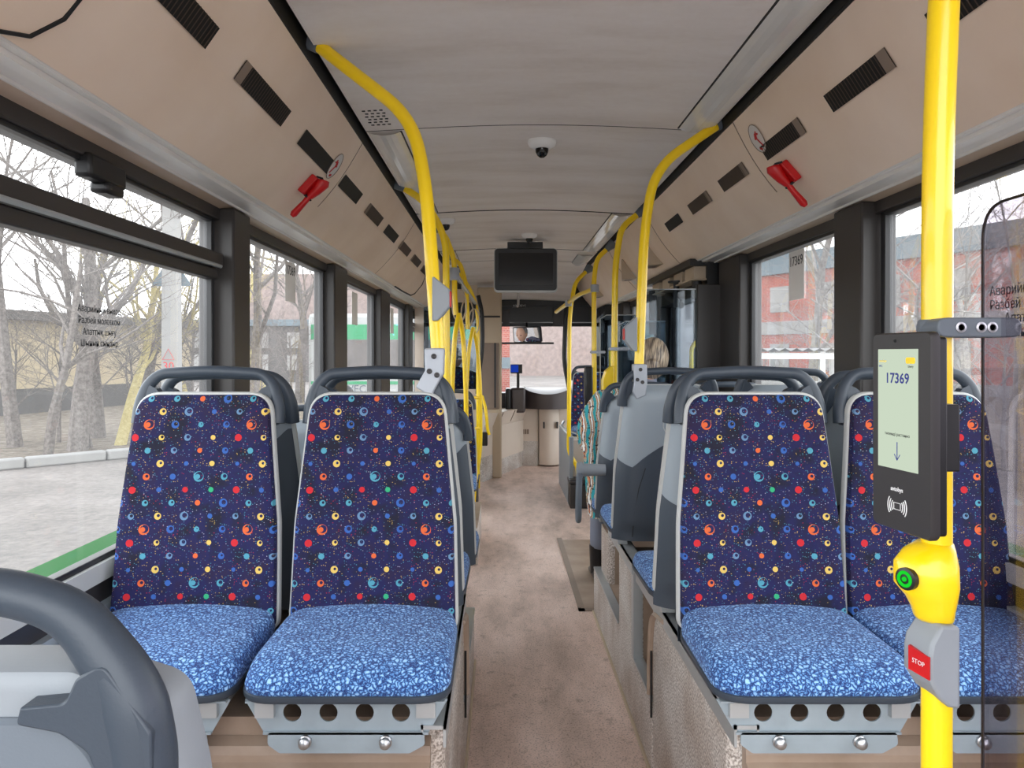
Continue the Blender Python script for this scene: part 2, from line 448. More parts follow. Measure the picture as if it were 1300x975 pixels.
def text_mesh(body, size, frame, mat, name='lettering', parent=None, align='CENTER', bold=0.0, ext=0.0004):
    """frame = (origin, right, up) in the parent's space"""
    cu = bpy.data.curves.new(name, 'FONT'); cu.body = body; cu.size = size; cu.align_x = align; cu.align_y = 'CENTER'; cu.extrude = ext; cu.offset = bold
    cu.resolution_u = 2
    tmp = bpy.data.objects.new(name + '_source', cu)
    COL.objects.link(tmp)
    bpy.context.view_layer.update()
    me = bpy.data.meshes.new_from_object(tmp.evaluated_get(bpy.context.evaluated_depsgraph_get()))
    bpy.data.objects.remove(tmp); bpy.data.curves.remove(cu)
    o0, r, u = (Vector(a) for a in frame); r = r.normalized(); u = u.normalized(); n = r.cross(u)
    mt = Matrix((r, u, n)).transposed().to_4x4(); mt.translation = o0
    me.transform(mt); me.materials.clear(); me.materials.append(M[mat])
    o = bpy.data.objects.new(name, me); COL.objects.link(o)
    if parent: o.parent = parent
    return o

# ------------------------------------------------------------------ room numbers
XL, XR = -1.05, 1.32           # glass planes
ZG = ZC + 0.487                # glass top
ZS = ZC - 0.530                # glass bottom left
BXL, BXR = -0.126, 0.50        # aisle sides
YF = 9.55
AL = lambda y0, y1: None

# floor
struct('floor', MB().box(-1.10, 1.38, -0.5, 10.3, -0.06, 0.0), 'floor')
f2 = MB().box(.455, 1.25, 4.16, 5.7, 0.0, 0.004)
struct('trim_1', f2, 'tan')   # door area mat
struct('trim_2', MB().box(.42, .455, 4.12, 5.75, 0, .006).box(.42, 1.2, 4.12, 4.16, 0, .006), 'woodish')

# ---- side walls below the sill
def side_wall(sgn, xg, name, openings):
    """sgn -1 left, +1 right; layered strips seen under the glass"""
    m = MB()
    def strip(x0, x1, z0, z1, idx, ys):
        for (a, b) in ys:
            m.cur = idx
            xa, xb = sorted((xg + sgn*x0, xg + sgn*x1)); m.box(xa, xb, a, b, z0, z1)
    ys = openings
    strip(-0.02, 0.06, 0.0, ZC-0.735, 0, ys)
    strip(-0.035, 0.05, ZC-0.735, ZC-0.64, 0, ys)
    strip(-0.012, 0.05, ZC-0.64, ZC-0.58, 1, ys)
    strip(-0.03, 0.05, ZC-0.58, ZC-0.533, 2, ys)
    strip(-0.012, 0.056, ZC-0.545, ZC-0.532, 3, ys)
    strip(0.03, 0.115, -0.35, ZC-0.5315, 4, ys)
    struct(name, m, ['lightgrey', 'charcoal', 'trimgrey', 'rubber', 'green'])
side_wall(-1, XL, 'wall_left', [(-0.5, 10.0)])
side_wall(1, XR, 'wall_right', [(-0.5, 4.35), (5.95, 8.2), (9.6, 10.0)])

# ---- soffit, cove, black gap (both sides)
def profile_run(pts, y0, y1, th=0.012):
    m = MB(); n = len(pts)
    for i in range(n-1):
        (xa, za), (xb, zb) = pts[i], pts[i+1]
        m.quad((xa, y0, za), (xb, y0, zb), (xb, y1, zb), (xa, y1, za))
    return m
YE = 9.35
for sgn, xb, xt, xg, nm in ((-1, -0.863, -0.594, XL, 'left'), (1, 1.14, 0.896, XR, 'right')):
    o = 1 if sgn > 0 else 0
    # window head band and outer skin
    m = MB()
    xa, xc = sorted((xg, xg - sgn*(-0.06)))
    m.box(xa, xc, -0.5, 10.0, ZG, ZC+0.95)
    struct('wall_upper_%s' % nm, m, 'charcoal')
    m = MB()
    xa, xc = sorted((xg - sgn*0.028, xg + sgn*0.005)); m.box(xa, xc, -0.5, YE, ZG, ZC+0.532)
    struct('trim_%d' % (3+o), m, 'frame', bev=0.004)
    # soffit with a raised rail
    x0 = xg - sgn*0.022; w = xb - x0
    zz = [(x0, ZC+.530), (x0+w*.32, ZC+.541), (x0+w*.33, ZC+.536), (x0+w*.36, ZC+.536), (x0+w*.37, ZC+.543), (x0+w*.6, ZC+.546), (x0+w*.62, ZC+.540),
          (x0+w*.80, ZC+.541), (x0+w*.82, ZC+.552), (x0+w*.97, ZC+.548), (xb, ZC+.560)]
    m = MB()
    for i in range(len(zz)-1):
        m.cur = 1 if i < 1 else 0
        (xa_, za), (xb_, zb_) = zz[i], zz[i+1]
        m.quad((xa_, -0.5, za), (xb_, -0.5, zb_), (xb_, YE, zb_), (xa_, YE, za))
    ob = struct('trim_%d' % (5+o), m, ['soffit', 'soffit_tan'], smooth=False)
    md = ob.modifiers.new('thick', 'SOLIDIFY'); md.thickness = 0.004; md.offset = 0
    # cove panel, gently bowed
    prof = []
    for k in range(9):
        s = k/8; bow = 0.02*math.sin(PI*s)
        nx, nz = -(0.35), (xt-xb)
        L = math.hypot(nx, nz); nx /= L; nz /= L
        if nz > 0: nx, nz = -nx, -nz
        prof.append((xb+(xt-xb)*s + nx*bow, ZC+.55+.35*s + nz*bow))
    m = profile_run(prof, -0.5, YE)
    m.quad((prof[0][0], YE, prof[0][1]), (prof[-1][0], YE, prof[-1][1]), (xg, YE, ZC+.95), (xg, YE, ZC+.55))
    cove = struct('cove_panel_%s' % nm, m, 'cove', angle=60)
    cove['kind'] = 'structure'
    def on_cove(zs, y, off=0.0, xb=xb, xt=xt, prof=prof):
        """zs 0..1 up the cove"""
        k = min(7, int(zs*8)); s = zs*8-k
        p = Vector((prof[k][0]*(1-s)+prof[k+1][0]*s, 0, prof[k][1]*(1-s)+prof[k+1][1]*s))
        tdir = Vector((xt-xb, 0, .35)).normalized(); nrm = Vector((tdir.z, 0, -tdir.x))
        if nrm.z > 0: nrm = -nrm
        return Vector((p.x, y, p.z)) + nrm*off
    if sgn < 0: cove_l, on_l = cove, on_cove
    else: cove_r, on_r = cove, on_cove
    # black gap
    m = MB(); e = 0.034*(-sgn)
    m.quad((xt, -0.5, ZC+.90), (xt+e*.5, -0.5, ZC+.945), (xt+e*.5, YE, ZC+.945), (xt, YE, ZC+.90))
    m.quad((xt+e*.5, -0.5, ZC+.945), (xt+e*1.2, -0.5, ZC+.92), (xt+e*1.2, YE, ZC+.92), (xt+e*.5, YE, ZC+.945))
    m.tube([(xt, -0.5, ZC+.905), (xt, YE, ZC+.905)], 0.006, 6)
    struct('trim_%d' % (7+o), m, 'rubber')

# vents in the coves
def vent(cove, on, y0, y1, zc, slats, mat):
    m = MB()
    h = 0.068
    a = [on(zc-h, y0, .003), on(zc-h, y1, .003), on(zc+h, y1, .003), on(zc+h, y0, .003)]
    m.quad(*a); v = obj('air_vent', m, mat, cove)
    if slats:
        m = MB(); n = int((y1-y0)/0.0165)
        for k in range(1, n):
            y = y0 + (y1-y0)*k/n
            if k <= slats: continue
            m.quad(on(zc-h, y-.0022, .006), on(zc-h, y+.0022, .006), on(zc+h, y+.0022, .006), on(zc+h, y-.0022, .006))
        obj('vent_slats', m, 'bronze', v)
        m = MB(); m.quad(on(zc-h, y0, .005), on(zc+h, y0, .005), on(zc+h, y0+.045, .005), on(zc-h, y0+.045, .005)); obj('vent_flap', m, 'woodish', v)
LV = [(1.36,1.79,2),(1.98,2.40,2),(2.59,3.03,0),(3.24,3.64,0),(3.85,4.28,1),(4.47,4.92,0),(5.12,5.6,1),(5.8,6.3,1),(6.5,6.95,1)]
for y0, y1, k in LV: vent(cove_l, on_l, y0, y1, .60, k, 'grille' if k != 1 else 'bronze')
RV = [(1.45,1.72,2),(1.90,2.26,2),(2.46,2.82,2),(3.03,3.37,1),(3.56,3.92,1),(4.13,4.47,0)]
for y0, y1, k in RV: vent(cove_r, on_r, y0, y1, .60, k, 'grille' if k != 1 else 'bronze')
# cove seams
def seam(cove, on, pts, r=.002, mat='rubber'):
    m = MB(); m.tube([on(a, y, .001) for a, y in pts], r, 5); obj('panel_seam', m, mat, cove)
ups = lambda y: [(k/8, y) for k in range(9)]
seam(cove_l, on_l, ups(3.22)[2:], .0016, 'woodish'); seam(cove_l, on_l, ups(5.15), .0014, 'woodish')
seam(cove_l, on_l, [(1, 6.55), (.75, 6.75), (.35, 7.15), (.1, 7.2), (.02, 7.1), (.0, 6.6), (.0, 6.1)], .007)
seam(cove_l, on_l, [(.95, 1.36), (.5, 1.37), (.2, 1.38), (.06, 1.35), (.0, 1.28), (.0, 0.9)], .005)
seam(cove_r, on_r, ups(2.93)[2:], .0018, 'woodish'); seam(cove_r, on_r, ups(4.75), .0016, 'woodish'); seam(cove_r, on_r, ups(6.4), .0016, 'woodish')
p = on_l(.42, 1.26, .0)
m = MB(); m.lathe([(.022, -.0), (.022, .006), (.015, .014), (.004, .018)], (0, 0, 0), 20)
rb = obj('red_indicator_lamp', m, 'red'); rb.rotation_euler = (0, PI/2+.92, 0); rb.location = p
rb.parent = cove_l
# small cream light housings on the right cove, beyond the second pole
for (y, zs, s, lb) in ((5.2, .42, 1.0, 'cream wedge-shaped speaker cap on the cove, nearer of two'), (6.15, .42, .95, 'cream wedge-shaped speaker cap on the cove, right behind the yellow pole'), (8.1, .45, 1.0, 'beige wedge-shaped cap on the cove near the front door')):
    a, b, c = on_r(zs-.24*s, y-.12*s, 0), on_r(zs-.24*s, y+.12*s, 0), on_r(zs+.24*s, y-.10*s, 0)
    a2, b2, c2 = a+Vector((-.13*s, .02, -.01)), b+Vector((-.10*s, -.03, -.01)), c+Vector((-.012, .0, -.0))
    m = MB(); m.add([a, b, c, a2, b2, c2], [(0, 1, 4, 3), (3, 4, 5), (0, 3, 5, 2), (1, 2, 5, 4), (0, 2, 1)])
    w = obj('wedge_cap', m, 'creamdark', bev=.006); tag(w, lb, 'cap', 'wedge caps on the right cove')
    m = MB(); e = (a+b)/2*.02
    q = lambda s_, t_: a*(1-s_)*(1-t_)+b*s_*(1-t_)+a2*(1-s_)*t_+b2*s_*t_ + Vector((0, 0, -.002))
    m.quad(q(.2, .25), q(.8, .25), q(.8, .8), q(.2, .8)); obj('cap_opening', m, 'woodish', w)
m = MB(); 
for k in range(2):
    m.quad(on_r(.10, 6.0+k*.18, .003), on_r(.10, 6.14+k*.18, .003), on_r(.34, 6.14+k*.18, .003), on_r(.34, 6.0+k*.18, .003))
    
tag(obj('door_notice_sticker', m, 'paper'), 'small printed notice sticker on the cove over the middle door', 'sticker')

# ---- ceiling
m = MB(); xs = [-0.56+(1.42)*k/16 for k in range(17)]
def zc_(x): return ZC+.92+.028*math.sin(PI*(x+.56)/1.42)
ys = [(-0.5, 0), (7.6, 0), (8.3, -.07), (8.9, -.17), (9.35, -.27)]
for j in range(len(ys)-1):
    for k in range(16):
        m.quad((xs[k], ys[j][0], zc_(xs[k])+ys[j][1]), (xs[k+1], ys[j][0], zc_(xs[k+1])+ys[j][1]),
               (xs[k+1], ys[j+1][0], zc_(xs[k+1])+ys[j+1][1]), (xs[k], ys[j+1][0], zc_(xs[k])+ys[j+1][1]))
ceil = struct('ceiling', m, 'ceiling', angle=60)
struct('roof', MB().box(-1.11, 1.38, -0.5, 10.3, ZC+.99, ZC+1.03), 'charcoal')
def cseam(y, r=.0022, x0=0, x1=16):
    m = MB(); m.tube([(xs[k], y, zc_(xs[k])-.0005) for k in range(x0, x1+1)], r, 5); obj('ceiling_seam', m, 'rubber', ceil)
for y, r in ((3.12, .0018), (4.95, .005), (6.75, .0035), (7.6, .002)): cseam(y, r)
# plastic lamp diffusers alternate from side to side, with a faint added glow
def diffuser(x0, x1, y0, y1, label):
    m = MB(); a, b = x0, x1
    for i in range(6):
        s0, s1 = i/6, (i+1)/6
        f = lambda s: (a+(b-a)*s, ZC+.918-.012*math.sin(PI*s)+.006*s)
        (xa, za), (xc, zd) = f(s0), f(s1)
        m.quad((xa, y0, za), (xc, y0, zd), (xc, y1, zd), (xa, y1, za))
    m.quad(*[(a+(b-a)*s/6, y1, ZC+.918-.012*math.sin(PI*s/6)+.006*s/6) for s in range(7)], (b, y1, ZC+.955), (a, y1, ZC+.955))
    o = tag(obj('lamp_diffuser', m, 'diffuser', angle=60), label, 'ceiling lamp', 'lamp diffusers with added glow along the ceiling edges')
    m = MB(); m.tube([(b, y0, ZC+.93), (b, y1, ZC+.93)], .006, 6); obj('diffuser_edge', m, 'rubber', o)
diffuser(.855, .725, -0.5, 3.10, 'long plastic lamp cover with added glow at the right ceiling edge, nearest')
diffuser(-.552, -.42, 3.14, 4.93, 'plastic lamp cover with added glow at the left ceiling edge behind the first pole')
diffuser(.855, .725, 4.98, 6.73, 'plastic lamp cover with added glow at the right ceiling edge above the third pole')
diffuser(-.552, -.42, 6.78, 8.0, 'plastic lamp cover with added glow at the left ceiling edge near the cab')
diffuser(.84, .71, 7.0, 7.9, 'farthest plastic lamp cover with added glow on the right, beside the monitor')
# little perforation pattern
m = MB()
for i in range(6):
    for j in range(4):
        x = -.53+j*.022+(i % 2)*.006; y = 2.86+i*.035
        m.box(x, x+.012, y, y+.008, zc_(x)-.002, zc_(x)+.004)
obj('speaker_holes', m, 'rubber', ceil)

# cameras on the ceiling
def dome(px, py, r, label):
    Y = .93*F/(VY-py+6); p = at(px, py, Y); z = zc_(p.x)
    t = thing('dome_camera', label, 'camera', (p.x, Y, z), 0, 'dome cameras on the ceiling')
    m = MB().lathe([(r*.98, .004), (r, -.008), (r*.92, -.022), (r*.62, -.034), (r*.5, -.036)], n=32); obj('camera_base', m, 'white', t)
    m = MB().lathe([(r*.46, -.034), (r*.44, -.05), (r*.32, -.066), (r*.14, -.074), (.002, -.075)], n=24); obj('camera_dome', m, 'screen_black', t)
dome(688, 190, .064, 'white dome security camera in the middle of the nearer ceiling panel')
dome(672, 306, .062, 'small white dome camera just above the hanging monitor')
dome(566, 285, .062, 'dome camera on the ceiling beside the left yellow poles')

# ---- windows
def window(n, sgn, y0, y1, zt=ZG, zb=ZS, hopper=False, stick=None):
    xg = XL if sgn < 0 else XR
    m = MB(); w = .028
    a, b = sorted((xg-sgn*.018, xg+sgn*.012))
    m.box(a, b, y0, y0+w, zb, zt); m.box(a, b, y1-w, y1, zb, zt)
    m.box(a, b, y0, y1, zt-.012, zt+.01); m.box(a, b, y0, y1, zb-.01, zb+.012)
    win = struct('window_%d' % n, m, 'frame_black', bev=.003)
    if hopper:
        m = MB(); a2, b2 = sorted((xg-sgn*.05, xg+sgn*.012))
        m.box(a2, b2, y0, y1, ZC+.315, ZC+.362); m.box(*sorted((xg-sgn*.03, xg+sgn*.012)), y0, y1, ZC+.268, ZC+.31)
        fr = obj('hopper_rail', m, 'frame', win, bev=.006)
        m = MB(); m.tube([(xg-sgn*.05, y0, ZC+.313), (xg-sgn*.05, y1-.03, ZC+.313)], .007, 8); obj('rail_bead', m, 'alu', fr)
        cz = max(y0+.3, y1-.75)
        m = MB(); m.box(*sorted((xg-sgn*.045, xg)), cz-.12, cz+.06, ZG-.05, ZG+.012); m.box(*sorted((xg-sgn*.05, xg)), cz-.05, cz+.04, ZG-.075, ZG-.045)
        obj('hopper_catch', m, 'black', win, bev=.01)
    m = MB(); m.quad((xg, y0+.01, zb), (xg, y1-.01, zb), (xg, y1-.01, zt), (xg, y0+.01, zt)); obj('pane', m, 'glass', win, smooth=False)
    return win
w1 = window(1, -1, -0.5, 2.72, hopper=True)
w2 = window(2, -1, 2.93, 4.40)
w3 = window(3, -1, 4.80, 6.14)
w4 = window(4, -1, 6.66, 7.98)
w5 = window(5, -1, 8.36, 9.5, hopper=True)
w6 = window(6, 1, -0.5, 2.60)
w7 = window(7, 1, 2.86, 3.97)
w8 = window(8, 1, 6.1, 7.6)
# body pillars between windows
n = 9
for sgn, y0, y1, dep, mt in ((-1, 2.74, 2.92, .08, 'frame'), (-1, 4.42, 4.78, .075, 'frame'), (-1, 6.16, 6.64, .07, 'frame'), (-1, 8.0, 8.34, .07, 'frame'), (-1, 9.5, 9.9, .08, 'frame'),
                         (1, 2.62, 2.84, .075, 'frame'), (1, 3.98, 4.36, .07, 'frame'), (1, 5.85, 6.08, .1, 'frame'), (1, 7.62, 8.2, .1, 'frame'), (1, 9.55, 9.95, .08, 'frame')):
    xg = XL if sgn < 0 else XR
    m = MB(); a, b = sorted((xg-sgn*dep, xg+sgn*.05)); m.box(a, b, y0, y1, ZC-.9, ZG+.045)
    struct('trim_%d' % n, m, mt, bev=.008); n += 1

# stickers hanging on the panes
def win_sticker(sgn, y0, y1, z0, z1, num, label, mirrored=False):
    xg = (XL+.004) if sgn < 0 else (XR-.004)
    m = MB(); m.box(xg-.0008, xg+.0008, y0, y1, z0, z1)
    s = tag(obj('window_sticker', m, 'paper_thin'), label, 'sticker', 'route number stickers on the windows')
    if num:
        ym = (y0+y1)/2; r = (0, 1, 0) if (sgn < 0) != mirrored else (0, -1, 0)
        off = .002*(-sgn)
        text_mesh('17369', (y1-y0)*.36, ((xg+off, ym, z1-(z1-z0)*.22), r, (0, 0, 1)), 'ink', 'printed_number', s)
    return s
ya = lambda px, x: F*abs(x)/abs(px-VX)
win_sticker(-1, ya(361, XL), ya(374, XL), ZC+.26, ZC+.455, True, 'white paper sticker with 17369 on the second left window')
win_sticker(-1, ya(446, XL), ya(453, XL), ZC+.21, ZC+.44, False, 'narrow paper sticker on the third left window')
win_sticker(-1, ya(495, XL), ya(499, XL), ZC+.2, ZC+.44, False, 'narrow paper sticker on the fourth left window')
win_sticker(1, ya(1022, XR), ya(1003, XR), ZC+.245, ZC+.465, True, 'paper sticker with 17369 on the right window beyond the pillar')
for i, tx in enumerate(('Аварийный выход', 'Разбей молотком', 'Апаттық шығу', 'Шынын сындыр')):
    o = text_mesh(tx, .036, ((XR-.004, 2.04-(.06 if i > 1 else 0), ZC+.168-.037*i), (0, -1, 0), (0, 0, 1)), 'ink', 'printed_line', align='LEFT')
    if i == 0: w6t = o; tag(o, 'black printed emergency exit wording on the nearest right window', 'lettering')
    else: o.parent = w6t
for i, tx in enumerate(('Аварийный выход', 'Разбей молотком', 'Апаттық шығу', 'Шынын сындыр')):
    o = text_mesh(tx, .024, ((XL+.004, 1.97, ZC+.115-.029*i), (0, 1, 0), (0, 0, 1)), 'ink', 'printed_line')
    if i == 0: w1t = o; tag(o, 'small black emergency exit wording on the nearest left window', 'lettering')
    else: o.parent = w1t

# ------------------------------------------------------------------ seat boxes (wheel arches and podiums)
def podium(x0, x1, y0, y1, z, aisle, nm, z0=0.0):
    """tall seat podium: speckled side, tan front and top, rounded aisle corner"""
    m = MB(); rc = .035
    pts = [(x0, y0), (x1, y0), (x1, y1), (x0, y1)]
    rad = [rc if aisle < 0 else 0, rc if aisle > 0 else 0, 0, 0]
    poly = rpoly(pts, rad, 5); n_ = len(poly)
    for i in range(n_):
        p, q = poly[i], poly[(i+1) % n_]
        mid = ((p[0]+q[0])/2, (p[1]+q[1])/2)
        side = (abs(mid[0]-x1) < .03 and aisle > 0) or (abs(mid[0]-x0) < .03 and aisle < 0)
        m.cur = 0 if side else 1
        m.quad((p[0], p[1], z0), (q[0], q[1], z0), (q[0], q[1], z), (p[0], p[1], z))
    m.cur = 1; m.add([(p[0], p[1], z) for p in poly], [tuple(range(n_))])
    return struct(nm, m, ['speck', 'tan'], angle=50)
podium(XL+.02, BXL, 1.67, 2.50, .60, 1, 'podium_left')
podium(BXR, XR-.02, 1.67, 2.50, .60, -1, 'podium_right')
podium(XL+.02, BXL, 2.50, 3.44, .25, 1, 'podium_low_left')
podium(XL+.02, -.16, 5.0, 5.9, .25, 1, 'podium_far_left')
podium(BXR, XR-.02, 2.50, 4.10, .25, -1, 'podium_low_right')
podium(BXR, XR-.02, 2.86, 3.22, .58, -1, 'podium_middle_right', .25)
podium(BXR+.03, XR-.1, 3.78, 4.02, .5, -1, 'podium_end_right', .25)
# rear platform ledge in front of both podiums
for x0, x1, nm in ((XL+.02, BXL-.03, 'trim_20'), (BXR+.03, XR-.02, 'trim_21')):
    m = MB(); prof = [(1.668, .560), (1.645, .548), (1.64, .53), (1.64, .515), (1.615, .500), (1.60, .47), (1.60, .43), (1.3, .43)]
    for i in range(len(prof)-1):
        (ya_, za), (yb_, zb_) = prof[i], prof[i+1]
        m.quad((x0, ya_, za), (x1, ya_, za), (x1, yb_, zb_), (x0, yb_, zb_))
    for X in (x0, x1): m.add([(X, a, b) for a, b in prof] + [(X, 1.668, 0)], [tuple(range(len(prof)+1))])
    struct(nm, m, 'tan', angle=50)
# base beads and metal rails
m = MB(); m.tube([(BXR-.004, .9, .008), (BXR-.004, 4.1, .008)], .007, 6); struct('baseboard_right', m, 'creamdark')
m = MB(); m.tube([(BXL+.004, .9, .008), (BXL+.004, 3.44, .008)], .007, 6); struct('baseboard_left', m, 'creamdark')
k = 22
for x, s in ((BXR, 1), (BXL, -1)):
    for (y0, y1, z) in ((1.60, 2.78, .598), (2.86, 3.5, .598)) if s > 0 else ((1.60, 2.50, .598),):
        m = MB(); m.box(*sorted((x-s*.008, x-s*.002)), y0, y1, z-.03, z+.016); m.box(*sorted((x-s*.008, x+s*.045)), y0, y1, z+.008, z+.016)
        m.box(*sorted((x+s*.04, x+s*.045)), y0, y1, z-.022, z+.016)
        struct('trim_%d' % k, m, 'alu'); k += 1
    ya_, yb_ = (2.51, 2.85) if s > 0 else (2.51, 3.42)
    m = MB(); m.box(*sorted((x-s*.004, x+s*.035)), ya_, yb_, .246, .256); struct('trim_%d' % k, m, 'alu'); k += 1
m = MB(); m.box(BXR-.004, BXR+.035, 3.24, 4.08, .246, .256); struct('trim_%d' % k, m, 'alu'); k += 1
m = MB(); m.box(BXR-.004, BXR+.03, 2.845, 2.858, .25, .585); m.box(BXR-.003, BXR+.01, 2.86, 2.90, .25, .585); struct('trim_%d' % k, m, 'alu'); k += 1
# curved tan edging where the near podium sides end
for x, s in ((BXR, 1), (BXL, -1)):
    m = MB(); path = smooth_path([(x-s*.004, 2.30, .585), (x-s*.004, 2.47, .56), (x-s*.004, 2.51, .44), (x-s*.004, 2.515, .27)], .07)
    m.tube(path, .014, 6, sq=.6); struct('trim_%d' % k, m, 'tan'); k += 1
    m = MB(); m.tube([(x-s*.006, 2.50, .42), (x-s*.006, 2.50, .2)], .004, 5); struct('trim_%d' % k, m, 'rubber'); k += 1

# ------------------------------------------------------------------ seats
def lean(z): return .165*z + .012*math.cos(PI*min(1, max(0, z/.6))*1.0) - .012
OUT = rpoly([(-.212, .02), (.212, .02), (.205, .28), (.172, .613), (-.172, .613), (-.205, .28)], [.02, .02, .5, .06, .06, .5], 8)
OUT = densify(OUT, .05)
def grow(poly, d):
    n_ = len(poly); o = []
    for i in range(n_):
        a = Vector(poly[i-1]); b = Vector(poly[(i+1) % n_]); t = (b-a).normalized(); o.append((poly[i][0]+t.y*d, poly[i][1]-t.x*d))
    return o
fmF = lambda u, v, w: (u, lean(v)-w, v)
fmB = lambda u, v, w: (u, lean(v)+w, v)
def part_meshes():
    P = {}
    # backrest upholstery: slightly dished
    def f(u, v, w):
        side = (abs(u)/.21)**2
        return (u, lean(v)-w*(.82+.3*side), v)
    P['backrest'] = MB().pillow(OUT, [(1, .0), (1, .022), (.985, .031), (.95, .035), (.85, .036), (.6, .035), (.3, .034)], f).mesh('backrest', [M['fabric']])
    P['edge_trim'] = MB().pillow(grow(OUT, .007), [(.97, -.006), (1, -.004), (1, .010), (.99, .014), (.96, .014)], fmF).mesh('edge_trim', [M['trimgrey']])
    # shell halves; w runs backwards
    full = grow(OUT, .004)
    def clip(keep, line):
        o = []
        for i, p in enumerate(full):
            q = full[(i+1) % len(full)]
            kp, kq = keep(p), keep(q)
            if kp: o.append(p)
            if kp != kq:
                a, b = p, q
                for _ in range(30):
                    mth = ((a[0]+b[0])/2, (a[1]+b[1])/2)
                    if keep(mth) == kp: a = mth
                    else: b = mth
                o.append(a)
        return o
    zl = lambda x: (.335 - .05*min(1, (-x+.21)/.11)**.8 if -x < -.10 else .285 + .23*min(1, max(0, (-x+.10)/.26))**.8)
    def banded(up, prof, mat, nm):
        pts = full; res = []
        # build as columns so the boundary can curve
        m = MB(); N = 28; K = 14
        xs_ = [-.2155+.431*i/N for i in range(N+1)]
        def half(z):   # half width of the outline at height z
            c = [abs(p[0]) for p in pts if abs(p[1]-z) < .05]
            if z <= .26: return .216-(.007)*(z/.26)
            if z <= .55: return .209-.031*((z-.26)/.29)
            t = (z-.55)/.067; return .178-.062*(1-math.sqrt(max(0, 1-t*t)))
        z0, z1 = (-.02, .617)
        rows = []
        for j in range(K+1):
            row = []
            for i in range(N+1):
                s = -1+2*i/N
                x_ = s*.21
                zb = zl(x_)
                z = (zb+(z1-zb)*j/K) if up else (z0+(zb-z0)*j/K)
                hw = half(max(0, z)); 
                x = hw*math.sin(s*PI/2)
                e = abs(math.sin(s*PI/2))
                w = .066*(1-e**6) + .0
                if z > .56: w *= max(.25, 1-((z-.56)/.057)**2*.75)
                if z < .03: w *= .8
                if not up: w += .004*(1-e**6)
                row.append((x, lean(max(0, z))+max(.002, w), z))
            rows.append(row)
        vs = [p for r_ in rows for p in r_]
        fs = [(j*(N+1)+i, j*(N+1)+i+1, (j+1)*(N+1)+i+1, (j+1)*(N+1)+i) for j in range(K) for i in range(N)]
        m.add(vs, fs)
        # close bottom / top towards the front
        e0 = rows[0]; e1 = rows[-1]
        for e in (e0, e1):
            base = len(m.v); m.add(list(e)+[(p[0], lean(max(0, p[2])), p[2]) for p in e], [(i, i+1, N+2+i, N+1+i) for i in range(N)])
        return m.mesh(nm, [M[mat]])
    P['upper_back_shell'] = banded(True, None, 'lightgrey', 'upper_back_shell')
    P['lower_back_shell'] = banded(False, None, 'darkgrey', 'lower_back_shell')
    m = MB()   # rounded pocket outline and lower seam on the rear
    ww = lambda x: .0665*(1-abs(x/.2)**6)
    U = [(-.085+.17, .50), (.03, .50), (-.0, .49), (-.01, .46), (0.0, .43), (.03, .42), (.085, .42)]
    m.tube([(-(x-.02), lean(z)+ww(x-.02)+.001, z) for x, z in smooth_path2(U)], .0016, 5)
    P['shell_groove'] = m.mesh('shell_groove', [M['trimgrey']])
    m = MB(); Q = [(.095, .285), (.12, .2), (.135, .1), (.14, .0)]
    m.tube([(x, lean(z)+ww(x)+.0035, z) for x, z in Q], .0018, 5)
    P['shell_seam'] = m.mesh('shell_seam', [M['rubber']])
    # cushion
    co = rpoly([(-.222, -.385), (.222, -.385), (.218, -.05), (.205, .01), (-.205, .01), (-.218, -.05)], [.075, .075, .03, .01, .01, .03], 8)
    co = densify(co, .04)
    def fc(u, v, w):
        t = (v+.385)/.39
        z = w + .004*t + (.014*t*(1-(abs(u)/.22)**2) if w > .03 else 0)
        if w > .03: z -= .030*max(0, 1-t/.34)**2
        return (u, v, z)
    P['cushion'] = MB().pillow(co, [(.97, .004), (.995, .010), (1, .022), (.99, .040), (.965, .054), (.92, .062), (.84, .065), (.7, .066), (.45, .063), (.2, .061)], fc).mesh('cushion', [M['cushion']], angle=70)
    P['seat_pan'] = MB().pillow(grow(co, .004), [(.93, -.006), (.985, -.004), (.995, .002), (.995, .010), (.98, .012)], lambda u, v, w: (u, v, w)).mesh('seat_pan', [M['handle']])
    # handle arch
    hp = [(-.186, .535), (-.186, .58), (-.172, .635), (-.14, .668), (0, .676), (.14, .668), (.172, .635), (.186, .58), (.186, .535)]
    sp = smooth_path([(x, lean(z)+.022, z) for x, z in hp], .05, 6)
    rr = []
    for p_ in sp:
        e = min(1, max(0, (.66-p_.z)/.12)); rr.append(.0150+.0055*e)
    P['handle'] = MB().tube(sp, rr, 14).mesh('handle', [M['handle']], angle=80)
    m = MB()
    for s in (-1, 1):
        m = MB(); poly = [(s*.187, .53), (s*.189, .58), (s*.166, .64), (s*.142, .628), (s*.125, .608), (s*.15, .59)]
        m.prism(poly, lambda q: (q[0], lean(q[1])+.008, q[1]), lambda q: (q[0], lean(q[1])+.036, q[1]))
        P['handle_web_%d' % s] = m.mesh('handle_web', [M['handle']], smooth=False)
    # bracket plate with four holes, lower flange, bolts
    outer = [(-.215, -.012), (.215, -.012), (.205, -.03), (.175, -.082), (-.175, -.082), (-.205, -.03)]
    holes = [(x, -.040, .0195) for x in (-.115, -.038, .039, .116)]
    mb = plate(outer, holes, .004, lambda u, v, w: (u, -.345+w, v))
    mb.prism(rpoly([(-.165, -.078), (.165, -.078), (.168, -.105), (.135, -.123), (-.14, -.123), (-.165, -.105)], .01, 3), lambda q: (q[0], -.352, q[1]), lambda q: (q[0], -.349, q[1]))
    mb.box(-.175, .175, -.352, -.34, -.084, -.079); mb.box(-.21, .21, -.36, -.34, -.014, -.010)
    P['bracket'] = mb.mesh('bracket', [M['bracket']])
